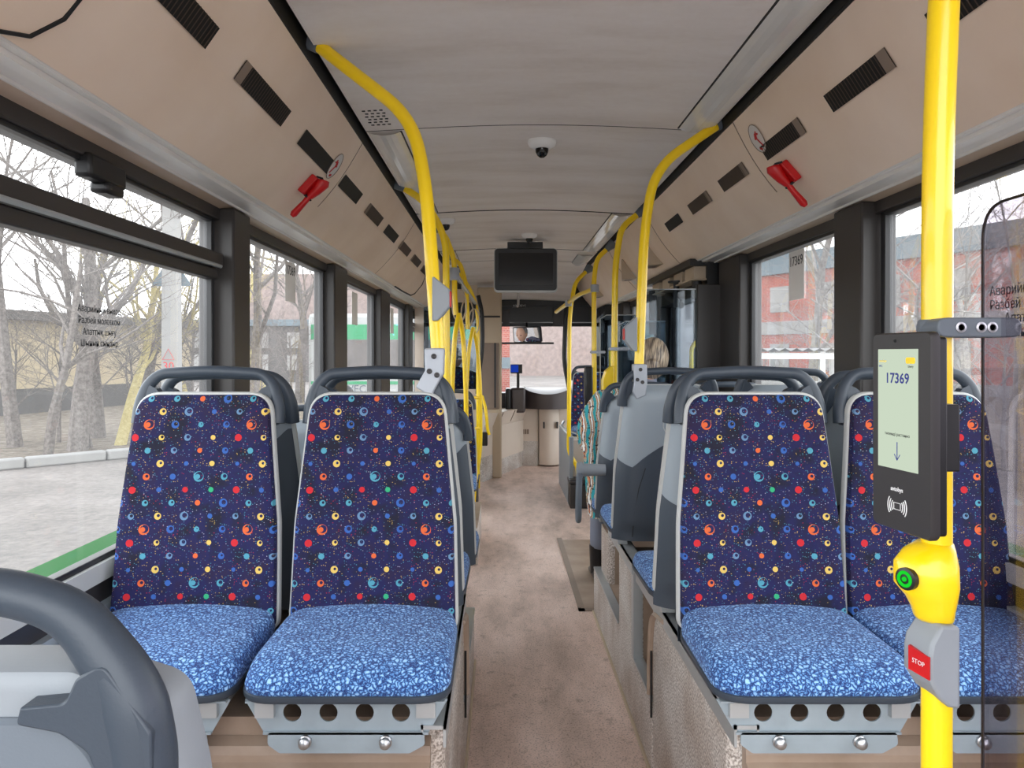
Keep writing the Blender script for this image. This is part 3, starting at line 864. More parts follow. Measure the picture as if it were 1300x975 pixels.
    for s in (-1, 1):
        m = MB(); m.lathe([(.014, 0), (.014, -.006), (.0115, -.008), (.0115, -.016), (.007, -.020), (.002, -.021)], (s*.085, -.352, -.097), 12, 'y')
        P['bolt_%d' % s] = m.mesh('bolt', [M['steel']])
        m = MB(); m.box(s*.17-.02, s*.17+.02, -.36, .0, -.045, -.012)
        P['frame_rail_%d' % s] = m.mesh('frame_rail', [M['alu']])
    return P
def smooth_path2(pts):
    return [(p.x, p.y) for p in smooth_path([(a, b, 0) for a, b in pts], .03, 4)]
PM = part_meshes()
def seat(x, y, z, face, label, group, skip=()):
    t = thing('bus_chair', label, 'seat', (x, y, z), 0 if face < 0 else PI, group)
    for k_ in PM:
        nm = k_.replace('_-1', '').replace('_1', '')
        if nm in skip: continue
        o = bpy.data.objects.new(nm, PM[k_]); COL.objects.link(o); o.parent = t
    return t
G1 = 'patterned seats facing the rear'; G2 = 'seats facing the front, seen from behind'
Z1 = .68
rear = ('shell_groove', 'shell_seam')
frn = ('bracket', 'bolt')
seat(-.79, 1.95, Z1, -1, 'blue patterned seat facing the camera, beside the left window', G1, rear)
seat(-.33, 1.95, Z1, -1, 'blue patterned seat facing the camera, left of the aisle', G1, rear)
seat(.67, 1.95, Z1, -1, 'blue patterned seat facing the camera, right of the aisle', G1, rear)
seat(1.10, 1.95, Z1, -1, 'blue patterned seat facing the camera, behind the card reader', G1, rear)
seat(-.79, 2.27, Z1-.01, 1, 'forward facing seat back to back with the left window seat', G2, frn)
seat(-.33, 2.27, Z1-.01, 1, 'forward facing seat just behind the left aisle seat, its grey shell edge showing', G2, frn)
seat(.67, 2.27, Z1-.01, 1, 'forward facing seat just behind the right aisle seat, grey shell edge showing', G2, frn)
seat(1.10, 2.27, Z1-.01, 1, 'forward facing seat back to back with the seat behind the card reader', G2, frn)
seat(.67, 3.13, .66, 1, 'grey backed seat with the yellow pole clamped to its handle, right of the aisle', G2, frn)
seat(1.13, 3.13, .66, 1, 'grey backed window seat showing in the gap between the two right patterned seats', G2, frn)
seat(.70, 3.93, .575, 1, 'grey backed seat with the patterned-coat passenger and a folding armrest', G2, frn)
seat(1.14, 3.93, .575, 1, 'grey backed window seat beside the passenger', G2, frn)
seat(-.79, 3.32, .50, 1, 'low grey backed seat showing in the gap between the two left patterned seats', G2, frn)
seat(-.33, 3.32, .50, 1, 'low grey backed seat beside the left yellow poles', G2, frn)
seat(-.40, 5.6, .45, -1, 'far left patterned seat behind the yellow hoops', G1, rear)
seat(.92, 7.75, .60, -1, 'patterned seat facing the rear near the front door', G1, rear)
# steel seat legs for the seats that stand on the low platforms
def pedestal(x, y, z0, z1, label):
    m = MB(); m.box(x-.17, x+.17, y-.02, y+.05, z0, z0+.012); 
    for s in (-1, 1): m.tube([(x+s*.13, y+.015, z0), (x+s*.13, y+.015, z1)], .018, 10)
    m.box(x-.2, x+.2, y-.0, y+.04, z1-.03, z1)
    tag(obj('seat_pedestal', m, 'frame_black', bev=.003), label, 'seat support', 'seat supports')
pedestal(-.79, 3.55, .0, .488, 'dark support under the low left window seat'); pedestal(-.33, 3.55, .0, .488, 'dark support under the low left aisle seat')
pedestal(-.40, 5.4, .25, .438, 'dark support under the far left patterned seat')
# folding armrest of the passenger's seat
arm = [c for c in COL.objects if c.get('label', '').startswith('grey backed seat with the patterned-coat')][0]
m = MB(); m.tube([(.18, .13, .245), (.25, .13, .245), (.305, .13, .245)], [.028, .031, .034], 16)
m.lathe([(.012, 0), (.04, .002), (.042, .014), (.036, .03), (.01, .034)], (.292, .13, .245), 20, 'x')
ar = obj('armrest_hinge', m, 'grey', arm)
m = MB(); m.tube(smooth_path([(.31, .16, .235), (.315, .165, .10), (.315, .155, -.0), (.315, .12, -.015), (.315, .10, .02), (.312, .10, .15), (.31, .105, .23)], .05), .0135, 12)
obj('armrest_loop', m, 'midgrey', arm)

# near seat in the lower left corner (back of its head handle)
t = thing('bus_chair', 'grey seat back with a thick dark handle in the lower left corner, closest of all', 'seat', (-.445, .60, 0.62), PI, G2)
hp = [(-.172, .40), (-.172, .47), (-.160, .525), (-.118, .582), (-.07, .598), (0, .602), (.07, .598), (.118, .582), (.160, .525), (.172, .47), (.172, .40)]
sp = smooth_path([(x, .02, z) for x, z in hp], .04, 6)
rr = [.0175+.0075*min(1, max(0, (.59-p_.z)/.08)) for p_ in sp]
obj('handle', MB().tube(sp, rr, 22), 'handle', t, angle=80)
for s_ in (-1, 1):
    poly = rpoly([(s_*.188, .40), (s_*.186, .50), (s_*.15, .552), (s_*.130, .540), (s_*.122, .522), (s_*.089, .519), (s_*.086, .506), (s_*.118, .500), (s_*.139, .486), (s_*.150, .455), (s_*.153, .40)], [0, .01, .01, .008, .008, .002, .004, .012, .014, .01, 0], 4)
    obj('handle_web', MB().prism(poly, lambda q: (q[0], .0, q[1]), lambda q: (q[0], .042, q[1])), 'handle', t, bev=.004)
o2 = rpoly([(-.206, -.02), (.206, -.02), (.204, .44), (.186, .515), (.115, .538), (-.115, .538), (-.186, .515), (-.204, .44)], [.02, .02, .1, .03, .02, .02, .03, .1], 8)
obj('upper_back_shell', MB().pillow(o2, [(.9, -.035), (1, -.03), (1, .010), (.985, .018), (.95, .022), (.9, .022)], lambda u, v, w: (u, w-.0, v)), 'grey', t)
o3 = rpoly([(-.175, .02), (.175, .02), (.165, .42), (.12, .503), (-.12, .503), (-.165, .42)], [.02, .02, .2, .06, .06, .2], 8)
obj('lower_back_shell', MB().pillow(o3, [(1, .012), (1, .024), (.98, .028), (.9, .029)], lambda u, v, w: (u, w, v)), 'midgrey', t)
obj('cushion', PM['cushion'], 'cushion', t, loc=(0, -.04, 0)); 
obj('seat_leg', MB().box(-.15, .15, -.25, -.15, -.19, 0), 'frame_black', t)
struct('floor_rear', MB().box(XL, BXL-.02, -.5, 1.3, .36, .43), 'floor'); struct('floor_rear_right', MB().box(BXR+.02, XR, -.5, 1.3, .36, .43), 'floor')

# ------------------------------------------------------------------ yellow poles
R = .0195
def pole(pts, label, rad=.14, clamp_top=True, r=R, extra=None):
    path = smooth_path(pts, rad, 8)
    m = MB().tube(path, r, 18); o = tag(obj('grab_pole', m, 'yellow', angle=80), label, 'grab pole', 'yellow grab poles')
    if clamp_top:
        a = Vector(pts[0]); d = (Vector(pts[1])-a).normalized()
        m = MB(); m.tube([a-d*.07, a-d*.02, a+d*.012], [r*2.1, r*1.5, r*1.12], 14); obj('ceiling_socket', m, 'midgrey', o)
    return o
def seat_clamp(pole_o, x, y, ztop, zbot, toward):
    """cast grey clamp from a pole foot to the seat handle, with three screws"""
    m = MB(); poly = [(-.026, 0), (.026, 0), (.028, -.075), (.012+.03*toward, -.125), (-.03+.05*toward, -.14), (-.045+.05*toward, -.11), (-.024, -.07)] if toward >= 0 else \
        [(-.026, 0), (.026, 0), (.024, -.07), (-.008, -.13), (-.05, -.105), (-.024, -.06)]
    m.prism(rpoly(poly, .006, 3), lambda q: (x+q[0], y-.026, ztop+q[1]), lambda q: (x+q[0], y+.03, ztop+q[1]))
    c = obj('seat_clamp', m, 'clamp', pole_o, bev=.004)
    for (dx, dz) in ((0, -.022), (-.012, -.062), (.008, -.072)):
        mm = MB().lathe([(.0075, 0), (.0075, -.003), (.005, -.0035), (.002, -.002)], (x+dx, y-.026, ztop+dz), 14, 'y'); obj('screw', mm, 'charcoal', c)
def stop_button(pole_o, x, y, z0, z1, side, depth=.0):
    """grey hexagonal bell housing on one side of a pole, red key on its edge"""
    h = z1-z0; w = .032*1.5
    poly = [(0, z0), (0, z1), (side*.006, z1), (side*w, z1-h*.28), (side*w, z0+h*.32), (side*.016, z0)]
    m = MB(); m.prism([(a, b) for a, b in poly], lambda q: (x+q[0], y-.028, q[1]), lambda q: (x+q[0], y+.02, q[1]))
    c = obj('stop_button_housing', m, 'grey', pole_o, bev=.004)
    zm = z0+h*.5; m = MB(); m.box(*sorted((x+side*(w-.004), x+side*(w+.004))), y-.02, y+.014, zm-.022, zm+.022); obj('stop_key', m, 'red', c, bev=.002)
def glass_clamp(pole_o, x0, x1, y, z, big=False):
    h = .0105 if not big else .0125
    a, b = sorted((x0, x1))
    poly = rpoly([(a, z-h), (b, z-h), (b, z+h), (a, z+h)], h*.98, 5)
    m = MB(); m.prism(poly, lambda q: (q[0], y-.026, q[1]), lambda q: (q[0], y+.026, q[1]))
    c = obj('glass_clamp', m, 'clamp' if not big else 'midgrey', pole_o, bev=.002)
    for s in ((.42, .62) if not big else (.27, .51, .64)):
        mm = MB().lathe([(h*.55, 0), (h*.55, -.0015), (h*.34, -.002), (h*.3, .001)], (a+(b-a)*s, y-.026, z), 14, 'y'); obj('screw', mm, 'steel', c)
    return c
# left, nearest
P1 = pole([at(403, 57, 2.27), at(523, 150, 2.20), at(541, 235, 2.16), at(556, 445, 2.12)], 'thick yellow pole clamped to the seat left of the aisle, with a grey bell box')
p = at(555, 445, 2.12)
# grey clamp on the left front seat
seat_clamp(P1, p.x, 2.045, p.z+.006, p.z-.1, -1)
P2 = pole([at(512, 238, 4.15), at(540, 256, 4.15), at(566, 300, 4.15), at(567, 440, 4.15), (-.285, 4.15, .02)], 'yellow pole standing right behind the one with the grey bell box, left of the aisle', .16)
stop_button(P1, at(550, 400, 2.13).x, 2.12, at(0, 408, 2.13).z, at(0, 353, 2.13).z, 1)
P3 = pole([at(556, 292, 5.5), at(566, 300, 5.5), at(577, 330, 5.5), at(577, 372, 5.5), at(579, 400, 5.5)], 'short yellow stem with a grey joint over the first hoop', .08)
m = MB().lathe([(.034, -.045), (.036, -.04), (.036, .04), (.034, .045)], tuple(at(577, 348, 5.5)), 16); obj('grey_joint', m, 'clamp', P3)
P4 = pole([at(573, 328, 6.8), at(584, 334, 6.8), at(592, 360, 6.8), at(594, 418, 6.8)], 'yellow stem over the second hoop, left side', .1)
P5 = pole([at(583, 345, 7.8), at(600, 372, 7.8), at(607, 400, 7.8), (at(607, 0, 7.8).x, 7.8, .02)], 'farthest left yellow pole in front of the cab partition', .12)
def hoop(x0, x1, Y0, Y1, za, zb, label, bars=()):
    """narrow arched rail whose two legs come together again near the floor"""
    xm = (x0+x1)/2; ym = (Y0+Y1)/2
    pts = [(xm, ym, za), (x0+(xm-x0)*.45, Y0, za-.16), (x0, Y0, za-.55), (x0, Y0, zb+.4), (xm-.01, ym, zb+.1), (xm, ym, 0.0)]
    pts2 = [(xm, ym, za), (x1-(x1-xm)*.45, Y1, za-.16), (x1, Y1, za-.55), (x1, Y1, zb+.4), (xm+.01, ym, zb+.1), (xm, ym, 0.0)]
    m = MB().tube(smooth_path(pts, .2, 8), .018, 14); m.tube(smooth_path(pts2, .2, 8), .018, 14)
    o = tag(obj('grab_hoop', m, 'yellow', angle=80), label, 'grab rail', 'yellow hoops left of the aisle')
    for z in bars: obj('crossbar', MB().tube([(x0, Y0, z), (x1, Y1, z)], .014, 10), 'yellow', o)
    return o
hoop(at(574, 0, 5.5).x, at(588, 0, 5.5).x+.02, 5.45, 5.55, at(0, 398, 5.5).z, .15, 'nearer of the two narrow yellow hoops beside the aisle')
hoop(at(592, 0, 6.8).x, at(607, 0, 6.8).x+.02, 6.75, 6.85, at(0, 416, 6.8).z, .12, 'farther of the two narrow yellow hoops beside the aisle', (at(0, 505, 6.8).z, at(0, 544, 6.8).z))
cr2 = tag(obj('cross_rail', MB().tube(smooth_path([at(578, 349, 5.5), at(590, 366, 6.5), at(600, 380, 7.4), at(608, 393, 8.3)], .2), .016, 12), 'steel'), 'slanting metal cross rail with hanging straps over the yellow hoops', 'grab rail')
for f_, (px_, py_, Y_) in enumerate(((583, 356, 6.0), (593, 370, 6.9), (602, 383, 7.7))):
    c_ = at(px_, py_, Y_)
    m = MB(); m.tube([c_, c_+Vector((0, 0, -.07))], .018, 8); st = obj('strap_clip', m, 'black', cr2)
    m = MB(); m.tube([c_+Vector((.055*math.sin(2*PI*k_/16), 0, -.20+.13*math.cos(2*PI*k_/16))) for k_ in range(16)], .007, 6, closed=True); obj('strap_loop', m, 'creamdark', st)
# cab door grab handle
m = MB().tube(smooth_path([at(612, 503, 8.2), at(617, 520, 8.1), at(619, 545, 8.1), at(621, 552, 8.1)], .1), .018, 10)
cg = tag(obj('grab_bar', m, 'yellow'), 'short yellow grab handle on the cab door by the farther hoop', 'grab handle')
m = MB().box(*[at(612, 0, 8.1).x, at(619, 0, 8.1).x, 8.08, 8.2], at(0, 566, 8.1).z, at(0, 549, 8.1).z); obj('black_end_cap', m, 'black', cg, bev=.01)

# right side poles
Q1 = pole([at(1200, -40, .985), at(1190, 200, .995), (at(1189, 450, 1.0).x, 1.0, 1.2), (at(1189, 450, 1.0).x, 1.0, .43)], 'big yellow pole in the right foreground carrying the card reader', .2, clamp_top=False, r=.0188)
Q2 = pole([at(912, 158, 3.06), at(832, 212, 3.05), at(818, 290, 3.05), at(811, 470, 3.03)], 'yellow pole from the cove to the grey backed seat right of the aisle', .2)
p = at(811, 462, 3.03); seat_clamp(Q2, p.x, 3.02, p.z, p.z-.1, .3)
stop_button(Q2, at(807, 0, 3.0).x, 2.99, at(0, 446, 3.0).z, at(0, 403, 3.0).z, -1)
Q3 = pole([at(810, 272, 4.73), at(789, 288, 4.72), at(781, 335, 4.72), (at(777, 0, 4.72).x, 4.72, .02)], 'yellow pole with a glass clamp and a yellow validator, beyond the patterned coat', .15)
zq = at(0, 443, 4.7).z; glass_clamp(Q3, at(773, 0, 4.7).x, at(798, 0, 4.7).x, 4.7, zq)
Q4 = pole([at(771, 316, 6.05), at(758, 328, 6.05), at(754, 352, 6.05), (at(755, 0, 6.05).x, 6.05, .02)], 'yellow pole with a black terminal near the front door', .15)
zq = at(0, 447, 6.05).z; glass_clamp(Q4, at(750, 0, 6.0).x, at(769, 0, 6.0).x, 6.03, zq)
Q5 = pole([at(744, 345, 7.1), at(730, 358, 7.0), at(723, 400, 7.0), (at(722, 0, 7.0).x, 7.0, at(0, 575, 7.0).z), at(733, 592, 6.95), at(734, 606, 6.95)], 'farthest right yellow pole standing on the dark box', .15)
br = MB().tube(smooth_path([at(706, 396, 7.6), at(722, 384, 7.0), at(735, 374, 6.5), at(756, 366, 6.05)], .1), .018, 12)
tag(obj('cross_rail', br, 'yellow'), 'slanting yellow cross rail joining the two farthest right poles', 'grab rail')
for po, a in ((Q5, at(722, 385, 7.0)), (Q4, at(755, 366, 6.05))):
    obj('rail_joint', MB().lathe([(.03, -.03), (.034, -.026), (.034, .026), (.03, .03)], tuple(a), 14), 'clamp', po)
# yellow validators on the poles
def validator(px, py, Y, s, po, lb):
    x = at(px, 0, Y).x; z = at(0, py, Y).z
    poly = rpoly([(.0, .075), (-.03, .05), (-.042, .015), (-.042, -.03), (-.02, -.06), (0, -.085)], .012, 4)
    m = MB(); m.prism(poly, lambda q: (x+q[0]*s, Y-.035*s, z+q[1]*s), lambda q: (x+q[0]*s, Y+.025*s, z+q[1]*s))
    tag(obj('ticket_validator', m, 'yellow', bev=.008*s), lb, 'ticket validator', 'small yellow validators on poles')
validator(778, 487, 4.68, 1.6, Q3, 'yellow ticket validator on the pole beyond the patterned coat')
validator(754, 520, 6.0, 1.7, Q4, 'yellow ticket validator on the pole near the front door')
tm = thing('payment_terminal', 'slim black payment terminal on the pole near the front door', 'payment terminal', tuple(at(747, 490, 5.95)))
obj('case', MB().box(-.03, .03, -.05, .03, -.15, .15), 'black', tm, bev=.01); obj('display', MB().box(-.034, -.03, -.04, .02, -.09, .12), 'charcoal', tm)

# ---- foreground fittings on the big pole
xp = at(1189, 0, 1.0).x
zcl = at(0, 417, 1.0).z
cl = glass_clamp(Q1, xp-.022, at(1271, 0, 1.0).x, .985, zcl, True)
obj('clamp_strap', MB().lathe([(.021, -.0115), (.0225, -.009), (.0225, .009), (.021, .0115)], (xp, 1.0, zcl), 20), 'midgrey', Q1)
# tinted screen parallel to the aisle
xs_ = at(1245, 0, 1.0).x
gl = thing('tinted_screen', 'tinted glass screen with a rounded corner held by the big pole clamp', 'glass screen', (xs_, 1.0, 0))
poly = rpoly([(.0, .5), (.0, ZC+.195), (-1.2, ZC+.195), (-1.2, .5)], [0, .045, 0, 0], 10)
m = MB(); m.prism(poly, lambda q: (0.0, q[0], q[1]), lambda q: (.006, q[0], q[1])); obj('glass', m, 'glass_tint', gl, smooth=False)
ed = [Vector((.003, q[0], q[1])) for q in poly if q[0] > -1.19 or q[1] > 1.5]
obj('glass_edge', MB().tube(ed[:], .0020, 6), 'charcoal', gl)
# card reader: screen turned to the aisle
cr = thing('card_reader', 'black card reader with a lit screen reading 17369 on the foreground pole', 'payment terminal', (0, 0, 0))
A_ = at(1108, 421, .965); B_ = at(1182, 424, .862)
zt_ = ZC+.0265; zb_ = ZC-.2145
fx = Vector((B_.x-A_.x, B_.y-A_.y, 0)); Wd = fx.length; fx.normalize(); nrm = Vector((fx.y, -fx.x, 0))
if nrm.x > 0: nrm = -nrm
A0 = Vector((A_.x, A_.y, 0))
def cf(u, v, w): q = A0+fx*u-nrm*w; return (q.x, q.y, v)
face = rpoly([(0, zb_), (Wd, zb_), (Wd, zt_), (0, zt_)], .008, 5)
m = MB(); m.pillow(face, [(.93, 0), (.985, 0.0), (1, .003), (1, .010), (.99, .012)], lambda u, v, w: cf(u, v, w)); obj('case', m, 'reader', cr)
m = MB(); fb = rpoly([(.006, zb_+.004), (Wd-.004, zb_+.004), (Wd-.004, zt_-.006), (.006, zt_-.006)], .005, 3)
m.prism(fb, lambda q: cf(q[0], q[1], .010), lambda q: cf(q[0], q[1], .0245)); obj('rear_case', m, 'black', cr, bev=.002)
m = MB(); q0 = Vector(cf(Wd*.35, 0, .034)); m.box(.492, at(1213, 0, .935).x, .925, .985, at(0, 600, .92).z, at(0, 514, .92).z); obj('mounting_bracket', m, 'black', cr, bev=.002)
M['lcd'] = emis('pale_green_display', (204, 218, 196), .20)
sx0, sx1 = Wd*.105, Wd*.80; sz0, sz1 = zt_-.166, zt_-.020
m = MB(); m.prism([(sx0, sz0), (sx1, sz0), (sx1, sz1), (sx0, sz1)], lambda q: cf(q[0], q[1], -.0002), lambda q: cf(q[0], q[1], .002)); disp = obj('display', m, 'lcd', cr)
rt = tuple(fx); cx_ = (sx0+sx1)/2
def ctext(s_, size, u, z, mat, par, bold=0): return text_mesh(s_, size, (cf(u, z, -.0008), rt, (0, 0, 1)), mat, 'display_text', par, bold=bold, ext=.0001)
ctext('17369', .0175, cx_, sz1-.036, 'blueink', disp, .0003)
ctext('төлемді растаңыз', .0052, cx_, sz0+.042, 'ink', disp)
ctext('WC', .004, sx0+.006, sz1-.021, 'blueink', disp); ctext('Шығу', .0036, sx1-.012, sz1-.021, 'ink', disp)
ctext('avtobys', .0045, sx0+.010, sz1-.0145, 'yellow', disp)
m = MB(); m.prism(rpoly([(sx1-.021, sz1-.0175), (sx1-.005, sz1-.0175), (sx1-.005, sz1-.010), (sx1-.021, sz1-.010)], .0025, 3), lambda q: cf(q[0], q[1], -.0006), lambda q: cf(q[0], q[1], 0)); obj('display_badge', m, 'yellow', disp)
m = MB(); m.tube([cf(cx_, sz0+.033, -.0006), cf(cx_, sz0+.012, -.0006)], .0006, 4); m.tube([cf(cx_-.005, sz0+.018, -.0006), cf(cx_, sz0+.011, -.0006), cf(cx_+.005, sz0+.018, -.0006)], .0006, 4); obj('display_arrow', m, 'blueink', disp)
m = MB(); zm = zb_+.030; um = Wd*.45
for r_ in (.010, .0135, .017):
    for s in (-1, 1):
        m.tube([cf(um+s*r_*math.cos(a), zm+r_*math.sin(a), -.0004) for a in [(-.6+1.2*k_/6) for k_ in range(7)]], .0007, 4)
m.tube([cf(um-.006, zm-.004, -.0004), cf(um+.006, zm-.004, -.0004), cf(um+.006, zm+.004, -.0004), cf(um-.006, zm+.004, -.0004), cf(um-.006, zm-.004, -.0004)], .0005, 4)
obj('contactless_mark', m, 'whiteink', cr)
ctext('avtobys', .0072, um, zm+.0205, 'whiteink', cr, .0002)
m = MB(); m.lathe([(.002, 0), (.002, -.0006)], (0, 0, 0), 10, 'y')
lens = obj('camera_lens', m, 'black', cr); lens.location = cf(Wd*.42, zt_-.010, -.001)
# yellow validator with the green ring
yv = thing('ticket_validator', 'yellow bulging validator with a green ring button below the card reader', 'ticket validator', (xp, 1.0, 0), 0, 'small yellow validators on poles')
z7 = lambda py: at(0, py, 1.0).z
prof = []
m = MB()
rows = []
for (py, dx, dy) in ((688, .006, .024), (696, .024, .032), (712, .038, .040), (738, .038, .042), (756, .022, .036), (770, .014, .030), (782, .010, .026), (786, .006, .022)):
    z = z7(py); ring = []
    for k_ in range(20):
        a = 2*PI*k_/20; ca, sa = math.cos(a), math.sin(a)
        x = .0185*ca if ca > 0 else (.0185+dx)*ca
        y = .022*sa if sa > 0 else dy*sa
        ring.append((x, y, z))
    rows.append(ring)
vs = [q for r_ in rows for q in r_]; fs = [(j*20+i, j*20+(i+1) % 20, (j+1)*20+(i+1) % 20, (j+1)*20+i) for j in range(len(rows)-1) for i in range(20)]
fs += [tuple(range(20)), tuple((len(rows)-1)*20+i for i in range(20))]
m.add(vs, fs); obj('case', m, 'yellow', yv, angle=70)
bp = Vector((-.050, -.020, z7(729)))
m = MB().lathe([(.0145, .004), (.0145, -.003), (.012, -.004)], (0, 0, 0), 24); b1 = obj('button_rim', m, 'black', yv); b1.location = bp; b1.rotation_euler = (0, PI/2, .42)
M['greenlit'] = emis('green_light', (30, 220, 50), .2)
m = MB(); m.tube([(.0085*math.cos(2*PI*k_/20), .0085*math.sin(2*PI*k_/20), -.0045) for k_ in range(20)], .0022, 6, closed=True); b2 = obj('green_ring', m, 'greenlit', yv); b2.location = bp; b2.rotation_euler = (0, PI/2, .42)
m2 = MB().lathe([(.003, -.004), (.003, -.006)], n=12); b3 = obj('green_dot', m2, 'greenlit', yv); b3.location = bp; b3.rotation_euler = (0, PI/2, .42)
# grey stop request box
sb = thing('stop_request_button', 'grey angular stop box with a red key on the foreground pole', 'stop button', (xp, 1.0, 0))
poly = [(.012, z7(785)), (-.018, z7(783)), (-.034, z7(806)), (-.037, z7(822)), (-.037, z7(850)), (-.022, z7(872)), (-.006, z7(884)), (.012, z7(886))]
m = MB(); m.prism(poly, lambda q: (q[0]*.80+.002, -.034, q[1]), lambda q: (q[0], .015, q[1]))
obj('housing', m, 'grey', sb, bev=.004)
xk = -.0345
m = MB(); m.add([(xk-.004, -.002, z7(848)), (-.0290, -.0345, z7(850)), (-.0290, -.0345, z7(822)), (xk-.004, -.002, z7(818)), (xk+.006, .004, z7(848)), (-.020, -.028, z7(850)), (-.020, -.028, z7(822)), (xk+.006, .004, z7(818))],
                [(0, 1, 2, 3), (4, 7, 6, 5), (0, 4, 5, 1), (1, 5, 6, 2), (2, 6, 7, 3), (3, 7, 4, 0)]); key = obj('stop_key', m, 'red', sb)
kd = (Vector((-.0290, -.0345, 0))-Vector((xk-.004, -.002, 0))).normalized()
text_mesh('STOP', .0085, (Vector(((xk-.004-.029)/2-.0008, -.0185, z7(834))), kd, (0, 0, 1)), 'whiteink', 'key_lettering', key, ext=.0001)

# ------------------------------------------------------------------ emergency hammers and round stickers
def hammer(on, sgn, y, zs, label, lab2):
    c = on(zs, y, .0); tdir = (on(zs+.05, y)-on(zs-.05, y)).normalized(); nr = (on(zs, y, 1)-on(zs, y, 0)).normalized(); yd = Vector((0, 1, 0))
    t = thing('emergency_hammer', label, 'hammer', (0, 0, 0), 0, 'red emergency hammers')
    def L(u, v, w): return c+yd*u*.8+tdir*v*.78+nr*w*.8
    m = MB(); poly = rpoly([(-.05, -.06), (.02, -.06), (.03, .05), (-.04, .05)], .01, 3)
    m.prism(poly, lambda q: L(q[0]+.0, q[1], .0), lambda q: L(q[0], q[1], .035)); obj('holder', m, 'red', t, bev=.004)
    m = MB(); m.tube([L(0, .055, .05), L(0, .045, .055), L(0, -.01, .055), L(0, -.05, .05)], [.025, .028, .02, .014], 14); obj('hammer_head', m, 'red', t)
    m = MB(); m.tube([L(0, -.04, .05), L(0, -.09, .05), L(0, -.165, .048), L(0, -.18, .047)], [.012, .011, .014, .008], 12); obj('hammer_grip', m, 'red', t)
    m = MB(); m.tube([L(-.05, .05, .03), L(-.03, .06, .05), L(.03, .055, .045)], .004, 6); obj('retaining_clip', m, 'black', t); m = MB(); m.tube([L(-.02, -.055, .03), L(0, -.06, .065), L(.03, -.055, .03)], .005, 6); obj('lower_clip', m, 'black', t)
hammer(on_l, -1, 2.93, .36, 'red emergency hammer on the left cove panel', '')
hammer(on_r, 1, 2.72, .36, 'red emergency hammer on the right cove panel', '')
def round_sticker(on, y, zs, label):
    s = None
    m = MB(); R_ = .052
    pts = [on(zs+.13*math.cos(2*PI*k_/28), y+R_*math.sin(2*PI*k_/28), .003) for k_ in range(28)]
    m.add(pts, [tuple(range(28))]); s = tag(obj('round_sticker', m, 'paper'), label, 'sticker', 'round emergency stickers by the hammers')
    m = MB(); m.tube([on(zs+.13*math.cos(2*PI*k_/28), y+R_*math.sin(2*PI*k_/28), .0035) for k_ in range(28)], .0016, 4, closed=True)
    obj('printed_ring', m, 'woodish', s)
    m = MB()
    m.tube([on(zs-.08, y-.02, .004), on(zs+.0, y+.0, .004), on(zs+.06, y-.015, .004)], .0025, 4)
    m.tube([on(zs+.03, y-.024, .004), on(zs+.045, y-.005, .004), on(zs+.0, y+.01, .004)], .004, 4)
    m.tube([on(zs-.10, y+.0, .004), on(zs-.085, y+.012, .004)], .005, 4); obj('printed_hammer_sign', m, 'redink', s)
round_sticker(on_l, 3.06, .64, 'round sticker with a red hammer sign on the left cove')
round_sticker(on_r, 2.80, .74, 'round sticker with a red hammer sign on the right cove')

# ------------------------------------------------------------------ monitor
t = thing('ceiling_monitor', 'black switched-off monitor in a white frame hanging from the ceiling', 'monitor', tuple(at(667.5, 343, 6.2)))
hw, hh = .262, .182
o_ = rpoly([(-hw, -hh), (hw, -hh), (hw, hh), (-hw, hh)], .04, 6)
obj('casing', MB().pillow(o_, [(.9, .07), (.98, .065), (1, .05), (1, .004), (.99, 0)], lambda u, v, w: (u, w, v)), 'trimgrey', t)
o_ = rpoly([(-hw+.008, -hh+.016), (hw-.008, -hh+.016), (hw-.008, hh-.006), (-hw+.008, hh-.006)], .032, 6)
obj('bezel', MB().prism(o_, lambda q: (q[0], -.006, q[1]), lambda q: (q[0], .01, q[1])), 'black', t)
obj('screen', MB().box(-.222, .222, -.008, -.004, -.125, .14), 'screen_black', t)
obj('ceiling_mount', MB().box(-.15, .14, .0, .1, hh-.01, hh+.05), 'black', t)
tag(obj('coat_hook', MB().tube(smooth_path([at(658, 372, 8.6), at(658, 380, 8.6), at(658, 386, 8.55), at(657, 389, 8.5)], .03), .014, 8), 'steel'), 'small metal hook under the monitor', 'hook')

# ------------------------------------------------------------------ front of the bus
m = MB(); m.box(-.28, .0, 8.55, 8.75, 0, ZC+.76); struct('cab_post', m, 'creamdark', bev=.02)
m = MB(); m.box(-.24, -.03, 8.53, 8.56, ZC-.62, ZC+.13); struct('trim_40', m, 'woodish', bev=.01)
obj_ = MB().box(-.085, -.065, 8.515, 8.54, ZC-.6, ZC+.13); struct('trim_41', obj_, 'charcoal')
m = MB().tube([at(607, 402, 8.5), at(635, 402, 8.5)], .012, 6); struct('trim_42', m, 'charcoal')
# cab partition glass with frame, left of the post
m = MB(); m.box(-1.0, -.28, 8.7, 8.73, .4, 1.0); m.box(-1.0, -.9, 8.7, 8.73, 1.0, 2.1); m.box(-1.0, -.28, 8.7, 8.73, 2.0, 2.3)
cp = struct('cab_partition', m, 'cream'); obj('pane', MB().box(-.9, -.28, 8.71, 8.72, 1.0, 2.0), 'glass_door', cp)
m = MB(); m.box(*[at(579, 0, 8.4).x, at(589, 0, 8.4).x], 8.66, 8.69, at(0, 437, 8.6).z, at(0, 411, 8.6).z)
ns = tag(obj('paper_notice', m, 'paper'), 'printed notice with coloured lines on the cab partition glass', 'notice')
m = MB()
for i in range(6): m.box(at(580, 0, 8.4).x, at(588, 0, 8.4).x, 8.655, 8.659, at(0, 413.5+i*4, 8.6).z-.006, at(0, 413.5+i*4, 8.6).z)
obj('printed_lines', m, 'redink', ns)
